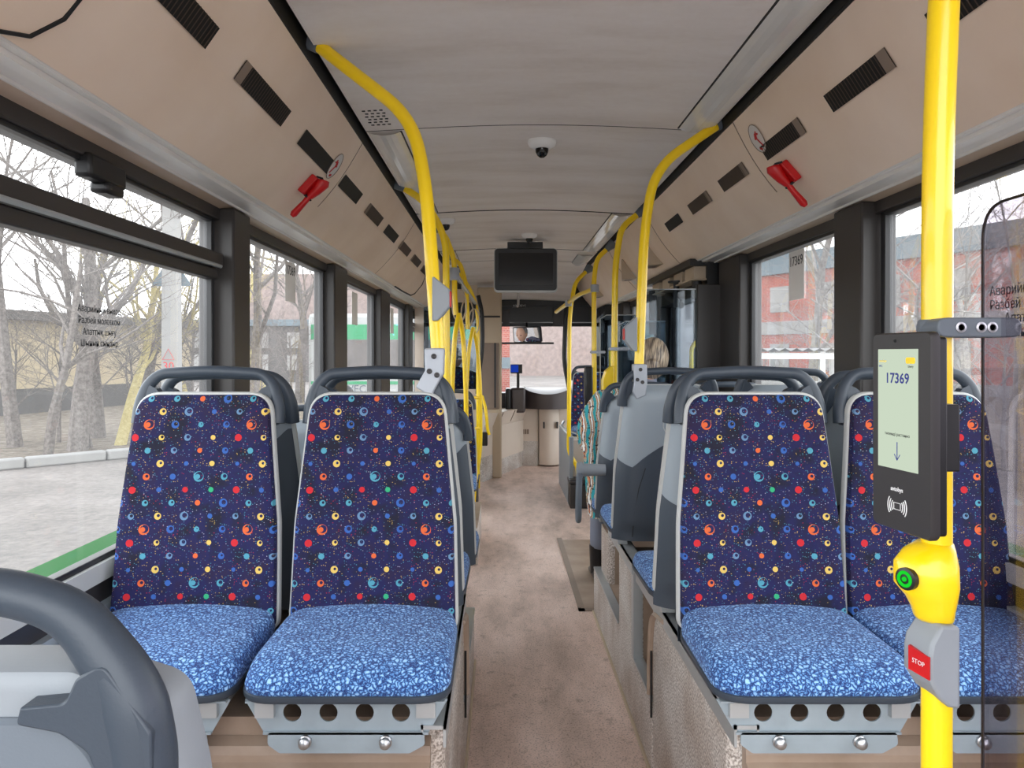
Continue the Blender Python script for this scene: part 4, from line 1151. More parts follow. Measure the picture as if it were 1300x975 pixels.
# black bent handrails against cab and front door
tag(obj('door_rail', MB().tube(smooth_path([at(607, 375, 8.3), at(612, 395, 8.3), at(613, 440, 8.3), at(608, 478, 8.3), at(606, 500, 8.3)], .3), .022, 10), 'black'), 'black bent rail along the cab post', 'rail')
tag(obj('door_rail', MB().tube(smooth_path([at(742, 372, 8.6), at(726, 380, 8.6), at(718, 400, 8.6), at(716, 460, 8.6), at(722, 490, 8.5), at(727, 520, 8.4)], .3), .026, 10), 'black'), 'black bent rail beside the front door pole', 'rail')
# cab side cabinets: diagonal wall
A, B = Vector((-.20, 8.3, 0)), Vector((.26, 9.5, 0))
def dw(s, z, w=0): q = A+(B-A)*s; d = (B-A).normalized(); nn = Vector((d.y, -d.x, 0)); q = q+nn*w; return (q.x, q.y, z)
m = MB()
def dpanel(s0, s1, z0, z1, w, idx):
    m.cur = idx; m.add([dw(s0, z0, w), dw(s1, z0, w), dw(s1, z1, w), dw(s0, z1, w), dw(s0, z0, -.1), dw(s1, z0, -.1), dw(s1, z1, -.1), dw(s0, z1, -.1)],
                       [(0, 1, 2, 3), (4, 7, 6, 5), (0, 4, 5, 1), (1, 5, 6, 2), (2, 6, 7, 3), (3, 7, 4, 0)])
dpanel(0, 1, 0, .27, 0, 1); dpanel(0, 1, .27, .58, 0, 0)
dpanel(.38, 1, .19, .58, .012, 0)
cabw = struct('cab_side_wall', m, ['cream', 'speck'], smooth=False)
m = MB(); m.add([dw(0, .58, 0), dw(1, .58, 0), dw(1.03, .74, .06), dw(0, .74, .06), dw(0, .58, -.1), dw(1, .58, -.1), dw(1.03, .74, -.1), dw(0, .74, -.1)],
                [(0, 1, 2, 3), (4, 7, 6, 5), (0, 4, 5, 1), (1, 5, 6, 2), (2, 6, 7, 3), (3, 7, 4, 0)])
struct('trim_43', m, 'cream')
for s in (.33, .64): struct('trim_%d' % (44 if s < .5 else 45), MB().tube([dw(s, .60, .008), dw(s+.02, .73, .062)], .006, 5), 'woodish')
m = MB(); m.box(-.07, -.01, 8.35+.4, 8.36+.4, .6, .8)
m = MB(); m.add([dw(.02, .47, .003), dw(.13, .47, .003), dw(.13, .57, .003), dw(.02, .57, .003)], [(0, 1, 2, 3)]); tag(obj('paper_note', m, 'paper'), 'small white note on the cab side panel', 'note')
# fare desk
q0, q1 = at(648, 0, 9.2), at(667, 0, 9.2)
fd = thing('fare_desk', 'dark glossy fare desk box at the driver cab', 'desk', (0, 0, 0))
obj('desk_body', MB().box(q0.x, q1.x, 9.15, 9.5, at(0, 524, 9.2).z, at(0, 492, 9.2).z), 'dash', fd, bev=.03)
obj('desk_side', MB().box(q0.x-.06, q0.x, 9.1, 9.5, at(0, 525, 9.2).z, at(0, 493, 9.2).z), 'black', fd, bev=.02)
mm = thing('cash_register', 'small blue screen on a black stand at the fare desk', 'screen', (0, 0, 0))
obj('stand', MB().box(at(656, 0, 9.2).x, at(659.5, 0, 9.2).x, 9.2, 9.23, at(0, 493, 9.2).z, at(0, 472, 9.2).z), 'black', mm)
obj('casing', MB().box(at(648, 0, 9.2).x, at(663, 0, 9.2).x, 9.17, 9.22, at(0, 474, 9.2).z, at(0, 462.5, 9.2).z), 'black', mm, bev=.006)
M['bluelit'] = emis('blue_display', (28, 60, 170), .18)
obj('display', MB().box(at(648.5, 0, 9.2).x, at(658, 0, 9.2).x, 9.165, 9.17, at(0, 472.5, 9.2).z, at(0, 463.5, 9.2).z), 'bluelit', mm)
# front wall cabinets
m = MB(); Yf = 9.5
m.box(at(662, 0, Yf).x, at(683, 0, Yf).x, Yf, Yf+.1, at(0, 560, Yf).z, at(0, 519, Yf).z); m.cur = 1
m.box(at(662, 0, Yf).x, at(683, 0, Yf).x, Yf, Yf+.1, 0, at(0, 560, Yf).z); m.cur = 0
m.box(at(710, 0, Yf).x, at(735, 0, Yf).x, Yf, Yf+.1, 0, at(0, 519, Yf).z)
m.cur = 0; m.box(-.1, 1.32, Yf+.1, Yf+.14, 0, at(0, 519, Yf).z)  # full-width backing added to stop light leaking past the cabinets
fw = struct('wall_front', m, ['cream', 'speck'])
vp = MB(); 
for i in range(3): vp.box(at(663+i*3, 0, Yf).x, at(665.3+i*3, 0, Yf).x, Yf-.006, Yf, at(0, 551, Yf).z, at(0, 545, Yf).z)
obj('wall_socket', vp, 'woodish', fw)
m = MB(); pts = []
for k_ in range(13):
    a = -1+2*k_/12; pts.append((at(697, 0, Yf).x+.125*a, Yf-.02-.06*math.cos(a*PI/2)))
m.prism(pts+[(pts[-1][0], Yf+.05), (pts[0][0], Yf+.05)], lambda q: (q[0], q[1], .02), lambda q: (q[0], q[1], at(0, 519, Yf).z))
d1 = thing('cabinet', 'curved cream cabinet with two latches under the dashboard', 'cabinet', (0, 0, 0))
obj('curved_door', m, 'cream', d1)
for px in (690, 707): obj('latch', MB().box(at(px-1, 0, Yf).x, at(px+1, 0, Yf).x, Yf-.09, Yf-.04, at(0, 543, Yf).z, at(0, 535, Yf).z), 'charcoal', d1)
# dashboard
m = MB(); top = []
xa_, xb_ = at(667, 0, 9.4).x, at(722, 0, 9.4).x
secs = []
for k_ in range(13):
    s = k_/12; x = xa_+(xb_-xa_)*s; dip = math.sin(PI*s)
    y = 9.42-.14*dip; zt = at(0, 494, 9.4).z-.06*dip**.7; zb = at(0, 519, 9.4).z
    secs.append([(x, y, zb), (x, y-.01, zt), (x, y+.1, zt+.035), (x, 9.9, at(0, 493, 9.6).z), (x, 9.9, zb)])
vs = [q for s_ in secs for q in s_]; fs = [(i*5+j, i*5+(j+1) % 5, (i+1)*5+(j+1) % 5, (i+1)*5+j) for i in range(12) for j in range(5)]
m.add(vs, fs+[(0, 1, 2, 3, 4), (60, 61, 62, 63, 64)])
tag(obj('dashboard', m, 'dash', angle=50), 'dark curved dashboard top under the windscreen', 'dashboard')
struct('trim_46', MB().box(-1.0, 1.3, 9.8, 10.15, .4, ZC-.50), 'charcoal')
# windscreen frame, header and mirror
zh = ZC+.40
struct('wall_front_header', MB().box(-1.05, 1.32, 9.35, 9.75, zh, ZC+.70), 'frame_black')
struct('trim_47', MB().box(-1.05, 1.32, 9.33, 9.36, ZC+.60, ZC+.655), 'frame_black')
m = MB(); m.box(-1.08, -.98, 10.0, 10.1, .4, ZC+.7); m.box(1.25, 1.36, 10.0, 10.1, .4, ZC+.7); m.box(-1.05, 1.32, 10.0, 10.06, ZC+.58, ZC+.9)
ww_ = struct('window_9', m, 'frame_black'); obj('pane', MB().quad((-1.0, 10.08, .9), (1.28, 10.08, .9), (1.28, 10.08, ZC+.6), (-1.0, 10.08, ZC+.6)), 'glass', ww_)
struct('trim_48', MB().box(-1.0, 1.28, 9.72, 9.75, at(0, 414.5, 9.7).z, at(0, 411.5, 9.7).z+.02), 'frame_black')
t = tag(obj('header_badge', MB().box(at(650, 0, 9.3).x, at(669, 0, 9.3).x, 9.31, 9.35, at(0, 390.5, 9.3).z, at(0, 386, 9.3).z), 'black'), 'small dark number display on the header above the mirror', 'sign')
text_mesh('АВТОБУС', .035, (at(659.5, 388.2, 9.305), (1, 0, 0), (0, 0, 1)), 'trimgrey', 'display_text', t)
for px0, px1, py0, py1, lb in ((638, 647, 393, 414, 'grey flap hanging at the left of the windscreen header'), (702, 716, 390, 413, 'dark grey flap hanging at the right of the windscreen header')):
    tag(obj('sun_visor', MB().box(at(px0, 0, 9.3).x, at(px1, 0, 9.3).x, 9.28, 9.31, at(0, py1, 9.3).z, at(0, py0, 9.3).z), 'charcoal', bev=.01), lb, 'sun visor')
# interior mirror, really angled towards the driver
mc = at(669, 425, 9.62)
drv = Vector((-.50, 9.15, 1.34)); cam = Vector((0, 0, ZC))
nn = ((drv-mc).normalized()+(cam-mc).normalized()).normalized()
mt = thing('interior_mirror', 'rectangular rear-view mirror under the header', 'mirror', tuple(mc))
rgt = Vector((0, 0, 1)).cross(nn).normalized(); up = nn.cross(rgt)
def mf(u, v, w): return tuple(rgt*u*1.0+up*v-nn*w)
o_ = rpoly([(-.2, -.10), (.2, -.10), (.2, .10), (-.2, .10)], .02, 4)
obj('mirror_frame', MB().prism(o_, lambda q: mf(q[0], q[1], .0), lambda q: mf(q[0], q[1], .03)), 'charcoal', mt)
o_ = rpoly([(-.19, -.09), (.19, -.09), (.19, .09), (-.19, .09)], .015, 4)
obj('mirror_glass', MB().prism(o_, lambda q: mf(q[0], q[1], -.002), lambda q: mf(q[0], q[1], .0)), 'mirror', mt)
obj('mirror_arm', MB().tube([(0, .03, .08), (0, .06, .16), (0, .06, .2)], .012, 8), 'black', mt)
tag(obj('mirror_backing', MB().box(at(635, 0, 9.75).x, at(703, 0, 9.75).x, 9.74, 9.76, at(0, 437, 9.75).z, at(0, 434.5, 9.75).z), 'frame_black'), 'thin dark bar under the mirror', 'bar')
# right front: wheel box panel, dark box, seat base
struct('podium_front_right', MB().box(.64, 1.28, 7.1, 8.25, 0, .60), 'speck', bev=.01)
m = MB(); m.box(.62, .66, 6.95, 8.2, 0, .64); struct('trim_49', m, 'grey', bev=.008)
m = MB(); m.box(.66, 1.05, 7.05, 7.12, .22, .60); struct('trim_50', m, 'cream')
bx = thing('tool_box', 'dark grey box with a ribbed lid at the foot of the farthest right pole', 'box', (0, 0, 0))
obj('body', MB().box(.62, .84, 6.86, 7.06, .0, .22), 'frame', bx, bev=.01); obj('lid', MB().box(.61, .85, 6.85, 7.07, .225, .262), 'charcoal', bx, bev=.01)
bx = thing('tool_box', 'dark grey box with a ribbed lid at the foot of the left hoops', 'box', (0, 0, 0))
obj('body', MB().box(-.50, -.22, 6.9, 7.2, .0, .22), 'frame', bx, bev=.01); obj('lid', MB().box(-.51, -.21, 6.89, 7.21, .225, .262), 'charcoal', bx, bev=.01)
tag(obj('grab_bar', MB().tube(smooth_path([at(716, 535, 7.6), at(713, 539, 7.5), at(716, 544, 7.4), at(733, 551, 7.3)], .05), .012, 8), 'steel'), 'bent metal handle on the front wheel box', 'grab handle')

# ------------------------------------------------------------------ middle and front doors, right side
def door(n_, y0, y1, lab):
    xg = XR
    m = MB(); m.box(xg-.03, xg+.05, y0, y0+.07, 0, ZG); m.box(xg-.03, xg+.05, y1-.07, y1, 0, ZG); m.box(xg-.03, xg+.05, y0, y1, ZG-.06, ZG)
    ym = (y0+y1)/2
    for a, b in ((y0+.07, ym-.01), (ym+.01, y1-.07)):
        m.box(xg-.01, xg+.02, a, a+.06, .05, ZG-.06); m.box(xg-.01, xg+.02, b-.06, b, .05, ZG-.06); m.box(xg-.01, xg+.02, a, b, .05, .2); m.box(xg-.01, xg+.02, a, b, ZG-.13, ZG-.06)
    d = struct('door_%d' % n_, m, 'frame_black', bev=.004)
    obj('pane', MB().box(xg, xg+.006, y0+.1, y1-.1, .2, ZG-.12), 'glass', d)
    obj('door_handle', MB().tube(smooth_path([(xg-.02, ym-.12, 1.5), (xg-.07, ym-.12, 1.45), (xg-.07, ym-.12, .9), (xg-.02, ym-.12, .85)], .04), .014, 10), 'yellow', d)
door(1, 4.36, 5.85, '')
door(2, 8.2, 9.55, '')
# screen panel and glass in front of the middle door
struct('trim_51', MB().box(1.12, 1.30, 4.33, 4.38, .25, at(0, 362, 4.4).z), 'frame', bev=.006)
ds = thing('door_screen', 'glass draught screen with a metal edge before the middle door', 'glass screen', (0, 0, 0))
obj('glass', MB().box(at(814, 0, 4.4).x, 1.12, 4.36, 4.366, .5, at(0, 368, 4.4).z), 'glass_door', ds)
obj('glass_edge', MB().tube([(at(814, 0, 4.4).x, 4.36, .5), (at(814, 0, 4.4).x, 4.36, at(0, 368, 4.4).z), (1.12, 4.36, at(0, 368, 4.4).z)], .005, 6), 'alu', ds)
obj('screen_lower', MB().box(at(814, 0, 4.4).x, 1.12, 4.36, 4.372, .25, .5), 'frame', ds)
for (a, b, Y, lb) in ((762, 768, 6.05, 'glass draught screen held by the clamp near the front door'), (784, 812, 4.75, 'narrow glass screen between the pole clamp and the cove')):
    sc_ = thing('door_screen', lb, 'glass screen', (0, 0, 0))
    x0_ = at(a, 0, Y).x; obj('glass', MB().box(x0_, at(a, 0, Y).x+.30, Y, Y+.006, .3, at(0, 400 if Y > 5 else 408, Y).z), 'glass_door', sc_)
    obj('glass_edge', MB().tube([(x0_, Y, .3), (x0_, Y, at(0, 400 if Y > 5 else 408, Y).z-.03), (x0_+.05, Y, at(0, 400 if Y > 5 else 408, Y).z), (x0_+.30, Y, at(0, 400 if Y > 5 else 408, Y).z)], .004, 6), 'alu', sc_)
# door drive gear above the middle door
dg = thing('door_mechanism', 'black door drive arms with beige wire boxes above the middle door', 'door mechanism', (0, 0, 0))
m = MB()
for i, (py, yy) in enumerate(((353, 4.45), (361, 4.75), (368, 5.1), (374, 5.45))):
    z = ZC+.44; x = 1.13
    m = MB(); m.box(x, x+.12, yy, yy+.22, z, z+.08); m.box(x-.02, x+.10, yy-.02, yy+.24, z-.004, z+.006); obj('connector_box', m, 'creamdark', dg, bev=.004)
m = MB(); m.tube([(1.16, 4.5, ZC+.50), (1.16, 4.5, ZC+.33)], .03, 12); m.tube([(1.2, 4.5, ZC+.36), (1.14, 4.8, ZC+.38), (1.2, 5.1, ZC+.34)], .026, 10); m.tube([(1.2, 5.4, ZC+.40), (1.14, 5.2, ZC+.40), (1.16, 4.9, ZC+.32)], .024, 10)
m.tube([(1.12, 4.85, ZC+.47), (1.12, 4.85, ZC+.30)], .02, 10); m.tube([(1.12, 5.6, ZC+.47), (1.12, 5.6, ZC+.15)], .03, 10)
m.lathe([(.055, 0), (.055, .01)], (1.12, 4.85, ZC+.46), 16); m.box(1.1, 1.3, 4.42, 5.8, ZC+.52, ZC+.56); m.box(1.2, 1.31, 4.42, 5.8, ZC+.36, ZC+.52)
obj('drive_arms', m, 'black', dg)
dg = thing('door_mechanism', 'black door drive gear above the front door', 'door mechanism', (0, 0, 0))
m = MB(); m.box(1.12, 1.3, 8.2, 9.3, ZC+.42, ZC+.54); m.tube([(1.15, 8.3, ZC+.46), (1.12, 8.8, ZC+.4), (1.18, 9.2, ZC+.42)], .03, 8); m.tube([(1.14, 8.6, ZC+.5), (1.14, 8.6, ZC+.25)], .03, 8); obj('drive_arms', m, 'black', dg)
tag(obj('door_control_box', MB().box(1.05, 1.16, 8.5, 8.75, ZC-.35, ZC-.02), 'black', bev=.01), 'tall dark control box by the front door', 'box')

# ------------------------------------------------------------------ people
def skin(name, joints, edges, mat, parent, root=0, sub=2):
    me = bpy.data.meshes.new(name); me.from_pydata([j[0] for j in joints], edges, [])
    me.materials.append(M[mat]); o = bpy.data.objects.new(name, me); COL.objects.link(o); o.parent = parent
    md = o.modifiers.new('skin', 'SKIN'); md.use_smooth_shade = True
    if not me.skin_vertices: 
        me.attributes.new('skin', 'FLOAT', 'POINT') if False else None
    bpy.context.view_layer.objects.active = o
    if not me.skin_vertices: bpy.ops.mesh.customdata_skin_add()
    for i, j in enumerate(joints):
        r_ = j[1]; me.skin_vertices[0].data[i].radius = r_ if isinstance(r_, tuple) else (r_, r_)
        me.skin_vertices[0].data[i].use_root = (i == root)
    sd = o.modifiers.new('sub', 'SUBSURF'); sd.levels = sub; sd.render_levels = sub
    return o
def mk_coat():
    t = NT('multicolour_coat'); co = t.coord()
    wv = t.node('TexWave'); wv.inputs['Scale'].default_value = 9; wv.inputs['Distortion'].default_value = 4; wv.inputs['Detail'].default_value = 2; t.link(co, wv.inputs['Vector'])
    w, k_, te, ye, og = lin((232, 232, 226)), lin((24, 24, 34)), lin((40, 160, 170)), lin((226, 190, 60)), lin((216, 128, 84))
    c = t.ramp(wv.outputs[1], [(0, te), (.2, k_), (.30, w), (.42, k_), (.50, ye), (.58, te), (.68, og), (.84, k_), (.92, w)], True)
    n_ = t.noise(70, 3, co); c = t.mix(t.ramp(n_, [(.60, (0, 0, 0)), (.62, (1, 1, 1))]), c, k_)
    t.bsdf(c, .85); return t.m
M['coat'] = mk_coat()
def mk_hair(name, a, b):
    t = NT(name); co = t.coord(); mp = t.node('Mapping'); mp.inputs['Scale'].default_value = (85, 5, 9); mp.inputs['Rotation'].default_value = (0, .35, 0); t.link(co, mp.inputs[0])
    n_ = t.noise(1.5, 4, mp.outputs[0]); t.bsdf(t.ramp(n_, [(.4, lin(a)), (.62, lin(b))]), .45, bump=n_, bstr=.6, bdist=.004); return t.m
M['hair'] = mk_hair('streaked_blond_hair', (84, 74, 68), (190, 172, 148))
M['skin'] = plain('skin', (222, 176, 150), .55, var=.05, Subsurface_Weight=0.0)
M['trousers'] = plain('grey_trousers', (128, 134, 150), .85, var=.15)
M['boot'] = plain('black_leather', (20, 20, 22), .35, var=.1)
M['fur'] = plain('white_scarf', (226, 220, 214), .9, var=.15, scale=30, bump=.6, bscale=80)
per = thing('person', 'seated passenger with blond tied hair in a multicoloured patterned coat', 'person', (0, 0, 0))
J = [((.70, 4.16, .74), (.16, .13)), ((.70, 4.10, .93), (.15, .12)), ((.72, 4.07, 1.08), (.165, .11)), ((.77, 4.08, 1.19), (.09, .08)), ((.80, 4.10, 1.245), (.045, .045)), ((.81, 4.12, 1.30), (.04, .04)),
     ((.58, 4.08, 1.14), (.085, .08)), ((.49, 4.10, .98), (.078, .078)), ((.50, 4.18, .90), (.07, .07)), ((.60, 4.38, .86), (.045, .045)),
     ((.90, 4.10, 1.13), (.08, .08)), ((.98, 4.16, .98), (.07, .07)), ((.88, 4.38, .88), (.045, .045)),
     ((.62, 4.30, .72), (.09, .085)), ((.60, 4.62, .70), (.07, .07)), ((.61, 4.66, .45), (.07, .07)), ((.605, 4.69, .18), (.065, .065)),
     ((.80, 4.30, .72), (.09, .085)), ((.82, 4.62, .70), (.07, .07)), ((.82, 4.68, .45), (.055, .055)), ((.82, 4.70, .16), (.05, .05))]
E = [(0, 1), (1, 2), (2, 3), (3, 4), (4, 5), (2, 6), (6, 7), (7, 8), (8, 9), (2, 10), (10, 11), (11, 12), (0, 13), (13, 14), (14, 15), (15, 16), (0, 17), (17, 18), (18, 19), (19, 20)]
skin('body', J, E, 'trousers', per)
Jc = [((.69, 4.16, .66), (.19, .16)), ((.69, 4.14, .82), (.19, .15)), ((.70, 4.08, 1.0), (.19, .13)), ((.74, 4.07, 1.12), (.19, .10)), ((.79, 4.09, 1.19), (.07, .07)),
      ((.56, 4.04, 1.13), (.115, .10)), ((.490, 4.04, 1.0), (.115, .12)), ((.50, 4.20, .90), (.085, .085)), ((.58, 4.36, .87), (.06, .06)), ((.91, 4.10, 1.11), (.10, .09)), ((1.0, 4.18, .97), (.09, .09)), ((.90, 4.36, .88), (.06, .06)),
      ((.62, 4.34, .68), (.13, .13)), ((.80, 4.34, .68), (.13, .13))]
Ec = [(0, 1), (1, 2), (2, 3), (3, 4), (3, 5), (5, 6), (6, 7), (7, 8), (3, 9), (9, 10), (10, 11), (0, 12), (0, 13)]
skin('coat', Jc, Ec, 'coat', per)
# coat tail hanging at the aisle side
m = MB(); secs = []
for (z, x0_, x1_, y0_, y1_) in ((.98, .43, .56, 4.0, 4.16), (.88, .44, .55, 4.0, 4.2), (.74, .455, .55, 4.02, 4.24), (.66, .46, .56, 4.02, 4.26), (.58, .465, .56, 4.03, 4.25), (.52, .475, .55, 4.04, 4.22)):
    secs.append([(x0_+(x1_-x0_)*(.5-.5*math.cos(2*PI*k_/14)*1.0), y0_+(y1_-y0_)*(.5+.5*math.sin(2*PI*k_/14)), z) for k_ in range(14)])
vs = [q for s_ in secs for q in s_]; fs = [(j*14+i, j*14+(i+1) % 14, (j+1)*14+(i+1) % 14, (j+1)*14+i) for j in range(5) for i in range(14)]
m.add(vs, fs+[tuple(range(14)), tuple(70+i for i in range(14))]); obj('coat_tail', m, 'coat', per)
def head(c, tilt, hairmat, par, bun=True, yaw=0):
    def ellipsoid(cx, cy, cz, rx, ry, rz, nu=24, nv=16, fn=None):
        m_ = MB(); vs = []
        for j in range(nv+1):
            th = PI*j/nv
            for i in range(nu):
                ph = 2*PI*i/nu; q = Vector((rx*math.sin(th)*math.cos(ph), ry*math.sin(th)*math.sin(ph), rz*math.cos(th)))
                if fn: q = fn(q)
                vs.append((cx+q.x, cy+q.y, cz+q.z))
        fs = [(j*nu+i, j*nu+(i+1) % nu, (j+1)*nu+(i+1) % nu, (j+1)*nu+i) for j in range(nv) for i in range(nu)]
        return m_.add(vs, fs)
    hd = bpy.data.objects.new('head', None)
    def face(q):   # face looks along +y
        if q.z < 0: q.x *= 1-.35*(-q.z/.11)**1.3; q.y *= 1-.08*(-q.z/.11)
        if q.y > 0:   # nose, brow
            q.y += .018*math.exp(-((q.x/.014)**2+((q.z+.02)/.02)**2)) - .008*math.exp(-(((abs(q.x)-.03)/.014)**2+((q.z-.01)/.012)**2)) + .005*math.exp(-((q.x/.02)**2+((q.z+.062)/.006)**2))
        return q
    h = obj('head', ellipsoid(0, 0, 0, .074, .092, .112, fn=face, nu=48, nv=32), 'skin', par, loc=c); h.rotation_euler = tilt
    for s in (-1, 1):
        obj('ear', ellipsoid(s*.074, -.005, -.01, .009, .018, .028, 12, 8), 'skin', h); obj('eye', ellipsoid(s*.03, .078, .008, .012, .009, .007, 12, 8), 'black', h)
    obj('mouth', ellipsoid(0, .083, -.062, .02, .006, .005, 12, 8), 'redink', h)
    return h, ellipsoid
h, ell = head((.815, 4.10, 1.365), (-.15, .10, -.25), 'hair', per)
def hairfn(q):
    if q.y > .02 and q.z < .05: q.y = .02+(q.y-.02)*.2; q.x *= 1.0
    return q
obj('hair', ell(0, -.016, .012, .088, .103, .115, 40, 24, hairfn), 'hair', h)
m = MB(); m.lathe([(.012, -.04), (.03, -.03), (.038, -.008), (.034, .014), (.018, .028), (.003, .032)], (.012, -.125, -.035), 16, 'z'); obj('hair_bun', m, 'hair', h)
m = MB(); m.tube(smooth_path([(.70, 4.02, 1.165), (.78, 3.985, 1.20), (.88, 4.01, 1.19), (.93, 4.08, 1.17), (.88, 4.16, 1.2), (.76, 4.17, 1.2)], .05), .038, 12); obj('white_scarf', m, 'fur', per)
for x in (.600, .82):
    m = MB()
    secs = []
    for (y, w_, h_) in ((4.62, .030, .07), (4.65, .042, .09), (4.72, .045, .085), (4.80, .047, .06), (4.87, .044, .05), (4.905, .02, .035)):
        secs.append([(x+w_*math.cos(2*PI*k_/12), y, max(0.0, h_*.5+h_*.5*math.sin(2*PI*k_/12))) for k_ in range(12)])
    vs = [q for s_ in secs for q in s_]; m.add(vs, [(j*12+i, j*12+(i+1) % 12, (j+1)*12+(i+1) % 12, (j+1)*12+i) for j in range(5) for i in range(12)]+[tuple(range(12)), tuple(60+i for i in range(12))])
    m.tube([(x, 4.69, .05), (x, 4.695, .22)], [.052, .058], 14)
    obj('boot', m, 'boot', per)
# hands
def hand(wr, fwd, side, par, curl=.5, sc=1.0):
    fwd = Vector(fwd).normalized(); dn = Vector((0, 0, -1)); lat = fwd.cross(dn).normalized()*side
    m = MB(); wr = Vector(wr)
    m.tube([wr, wr+fwd*.03*sc, wr+fwd*.075*sc, wr+fwd*.09*sc], [.022*sc, .032*sc, .034*sc, .024*sc], 10, sq=.5)
    for i, L_ in enumerate((.070, .078, .072, .056)):
        b = wr+fwd*.08*sc+lat*(.027-.018*i)*sc
        m.tube([b, b+fwd*L_*.45*sc+dn*.006, b+fwd*L_*.75*sc+dn*.03*sc, b+fwd*L_*.8*sc+dn*.05*sc], [.0095*sc, .009*sc, .008*sc, .006*sc], 8)
    b = wr+fwd*.03*sc+lat*.03*sc; m.tube([b, b+fwd*.03*sc+lat*.02*sc, b+fwd*.055*sc+lat*.022*sc+dn*.01], [.012*sc, .010*sc, .007*sc], 8)
    obj('hand', m, 'skin', par)
hand((.60, 4.38, .85), (.25, 1, -.1), 1, per); hand((.88, 4.38, .87), (-.25, 1, -.1), -1, per)

# driver at the wheel
dr = thing('person', 'driver in a dark jacket seated behind the cab partition', 'person', (0, 0, 0))
Jd = [((-.55, 9.25, .78), (.17, .13)), ((-.55, 9.2, 1.0), (.17, .12)), ((-.55, 9.18, 1.16), (.19, .10)), ((-.55, 9.18, 1.26), (.05, .05)), ((-.75, 9.2, 1.14), (.07, .07)), ((-.80, 9.32, .95), (.055, .055)), ((-.65, 9.52, .97), (.04, .04)),
      ((-.35, 9.2, 1.14), (.07, .07)), ((-.32, 9.32, .95), (.055, .055)), ((-.45, 9.52, .97), (.04, .04)), ((-.65, 9.45, .74), (.085, .085)), ((-.65, 9.66, .7), (.07, .07)), ((-.65, 9.7, .35), (.05, .05)), ((-.45, 9.45, .74), (.085, .085)), ((-.45, 9.66, .7), (.07, .07)), ((-.45, 9.7, .35), (.05, .05))]
Ed = [(0, 1), (1, 2), (2, 3), (2, 4), (4, 5), (5, 6), (2, 7), (7, 8), (8, 9), (0, 10), (10, 11), (11, 12), (0, 13), (13, 14), (14, 15)]
skin('body', Jd, Ed, 'boot', dr)
M['greyhair'] = mk_hair('short_grey_hair', (90, 88, 88), (170, 168, 165))
hd, ell = head((-.55, 9.2, 1.36), (0, 0, -.5), 'greyhair', dr)
obj('hair', ell(0, -.014, .02, .079, .096, .103, 30, 20, lambda q: Vector((q.x, min(q.y, .03), max(q.z, -.03)))), 'greyhair', hd)
hand((-.65, 9.52, .97), (.1, 1, .1), 1, dr); hand((-.45, 9.52, .97), (-.1, 1, .1), -1, dr)
ds = thing('driver_chair', 'dark driver seat behind the cab partition', 'seat', (-.55, 9.0, 0)); obj('backrest', MB().pillow(rpoly([(-.24, .6), (.24, .6), (.2, 1.22), (-.2, 1.22)], .08, 6), [(.9, -.06), (1, -.04), (1, .04), (.9, .06)], lambda u, v, w: (u, w, v)), 'fabric', ds)
obj('cushion', MB().box(-.24, .24, .03, .5, .5, .63), 'fabric', ds, bev=.04); obj('pedestal', MB().box(-.1, .1, .1, .3, 0, .5), 'black', ds)
m = MB(); m.tube([(-.55+.22*math.cos(2*PI*k_/28), 9.64+.06*math.sin(2*PI*k_/28), 1.0+.21*math.sin(2*PI*k_/28)) for k_ in range(28)], .014, 8, closed=True); m.tube([(-.55, 9.64, 1.0), (-.55, 9.85, .8)], .03, 8); m.tube([(-.76, 9.64, 1.0), (-.34, 9.64, 1.0)], .014, 6)
tag(obj('steering_wheel', m, 'black'), 'black steering wheel in front of the driver', 'steering wheel')

# ------------------------------------------------------------------ outside
ZGR = -.35
m = MB(); m.quad((-90, -30, ZGR), (90, -30, ZGR), (90, 140, ZGR), (-90, 140, ZGR)); struct('ground', m, 'ground')
# verge with dead grass and kerb, left
kx = lambda y: -7.4+(y-11.2)*1.1
m = MB(); m.add([(-40, 9.3, ZGR+.10), (-9.6, 9.3, ZGR+.10), (-7.3, 11.6, ZGR+.10), (-4.9, 14.2, ZGR+.10), (-4.4, 26, ZGR+.1), (-40, 26, ZGR+.12)], [(0, 1, 2, 3, 4, 5)])
struct('verge_left', m, 'grass')
m = MB()
kp = [(-9.6, 9.3), (-7.3, 11.6), (-4.9, 14.2)]
kerb = None
for i in range(2):
    a, b = Vector(kp[i]), Vector(kp[i+1]); L_ = (b-a).length; n_ = int(L_/1.0); d = (b-a)/n_; nv = Vector((-d.y, d.x)).normalized()*.16
    for j in range(n_):
        p0 = a+d*(j+.01); p1 = a+d*(j+.99); q0_, q1_ = p0+nv, p1+nv
        m = MB(); m.add([(p0.x, p0.y, ZGR), (p1.x, p1.y, ZGR), (q1_.x, q1_.y, ZGR), (q0_.x, q0_.y, ZGR), (p0.x, p0.y, ZGR+.17), (p1.x, p1.y, ZGR+.17), (q1_.x, q1_.y, ZGR+.17), (q0_.x, q0_.y, ZGR+.17)],
                        [(0, 3, 2, 1), (4, 5, 6, 7), (0, 1, 5, 4), (1, 2, 6, 5), (2, 3, 7, 6), (3, 0, 4, 7)])
        tag(obj('kerb_stone', m, 'concrete', bev=.03), 'pale kerb stone in the row along the road outside the left windows', 'kerb stone', 'kerb stones along the left road edge')
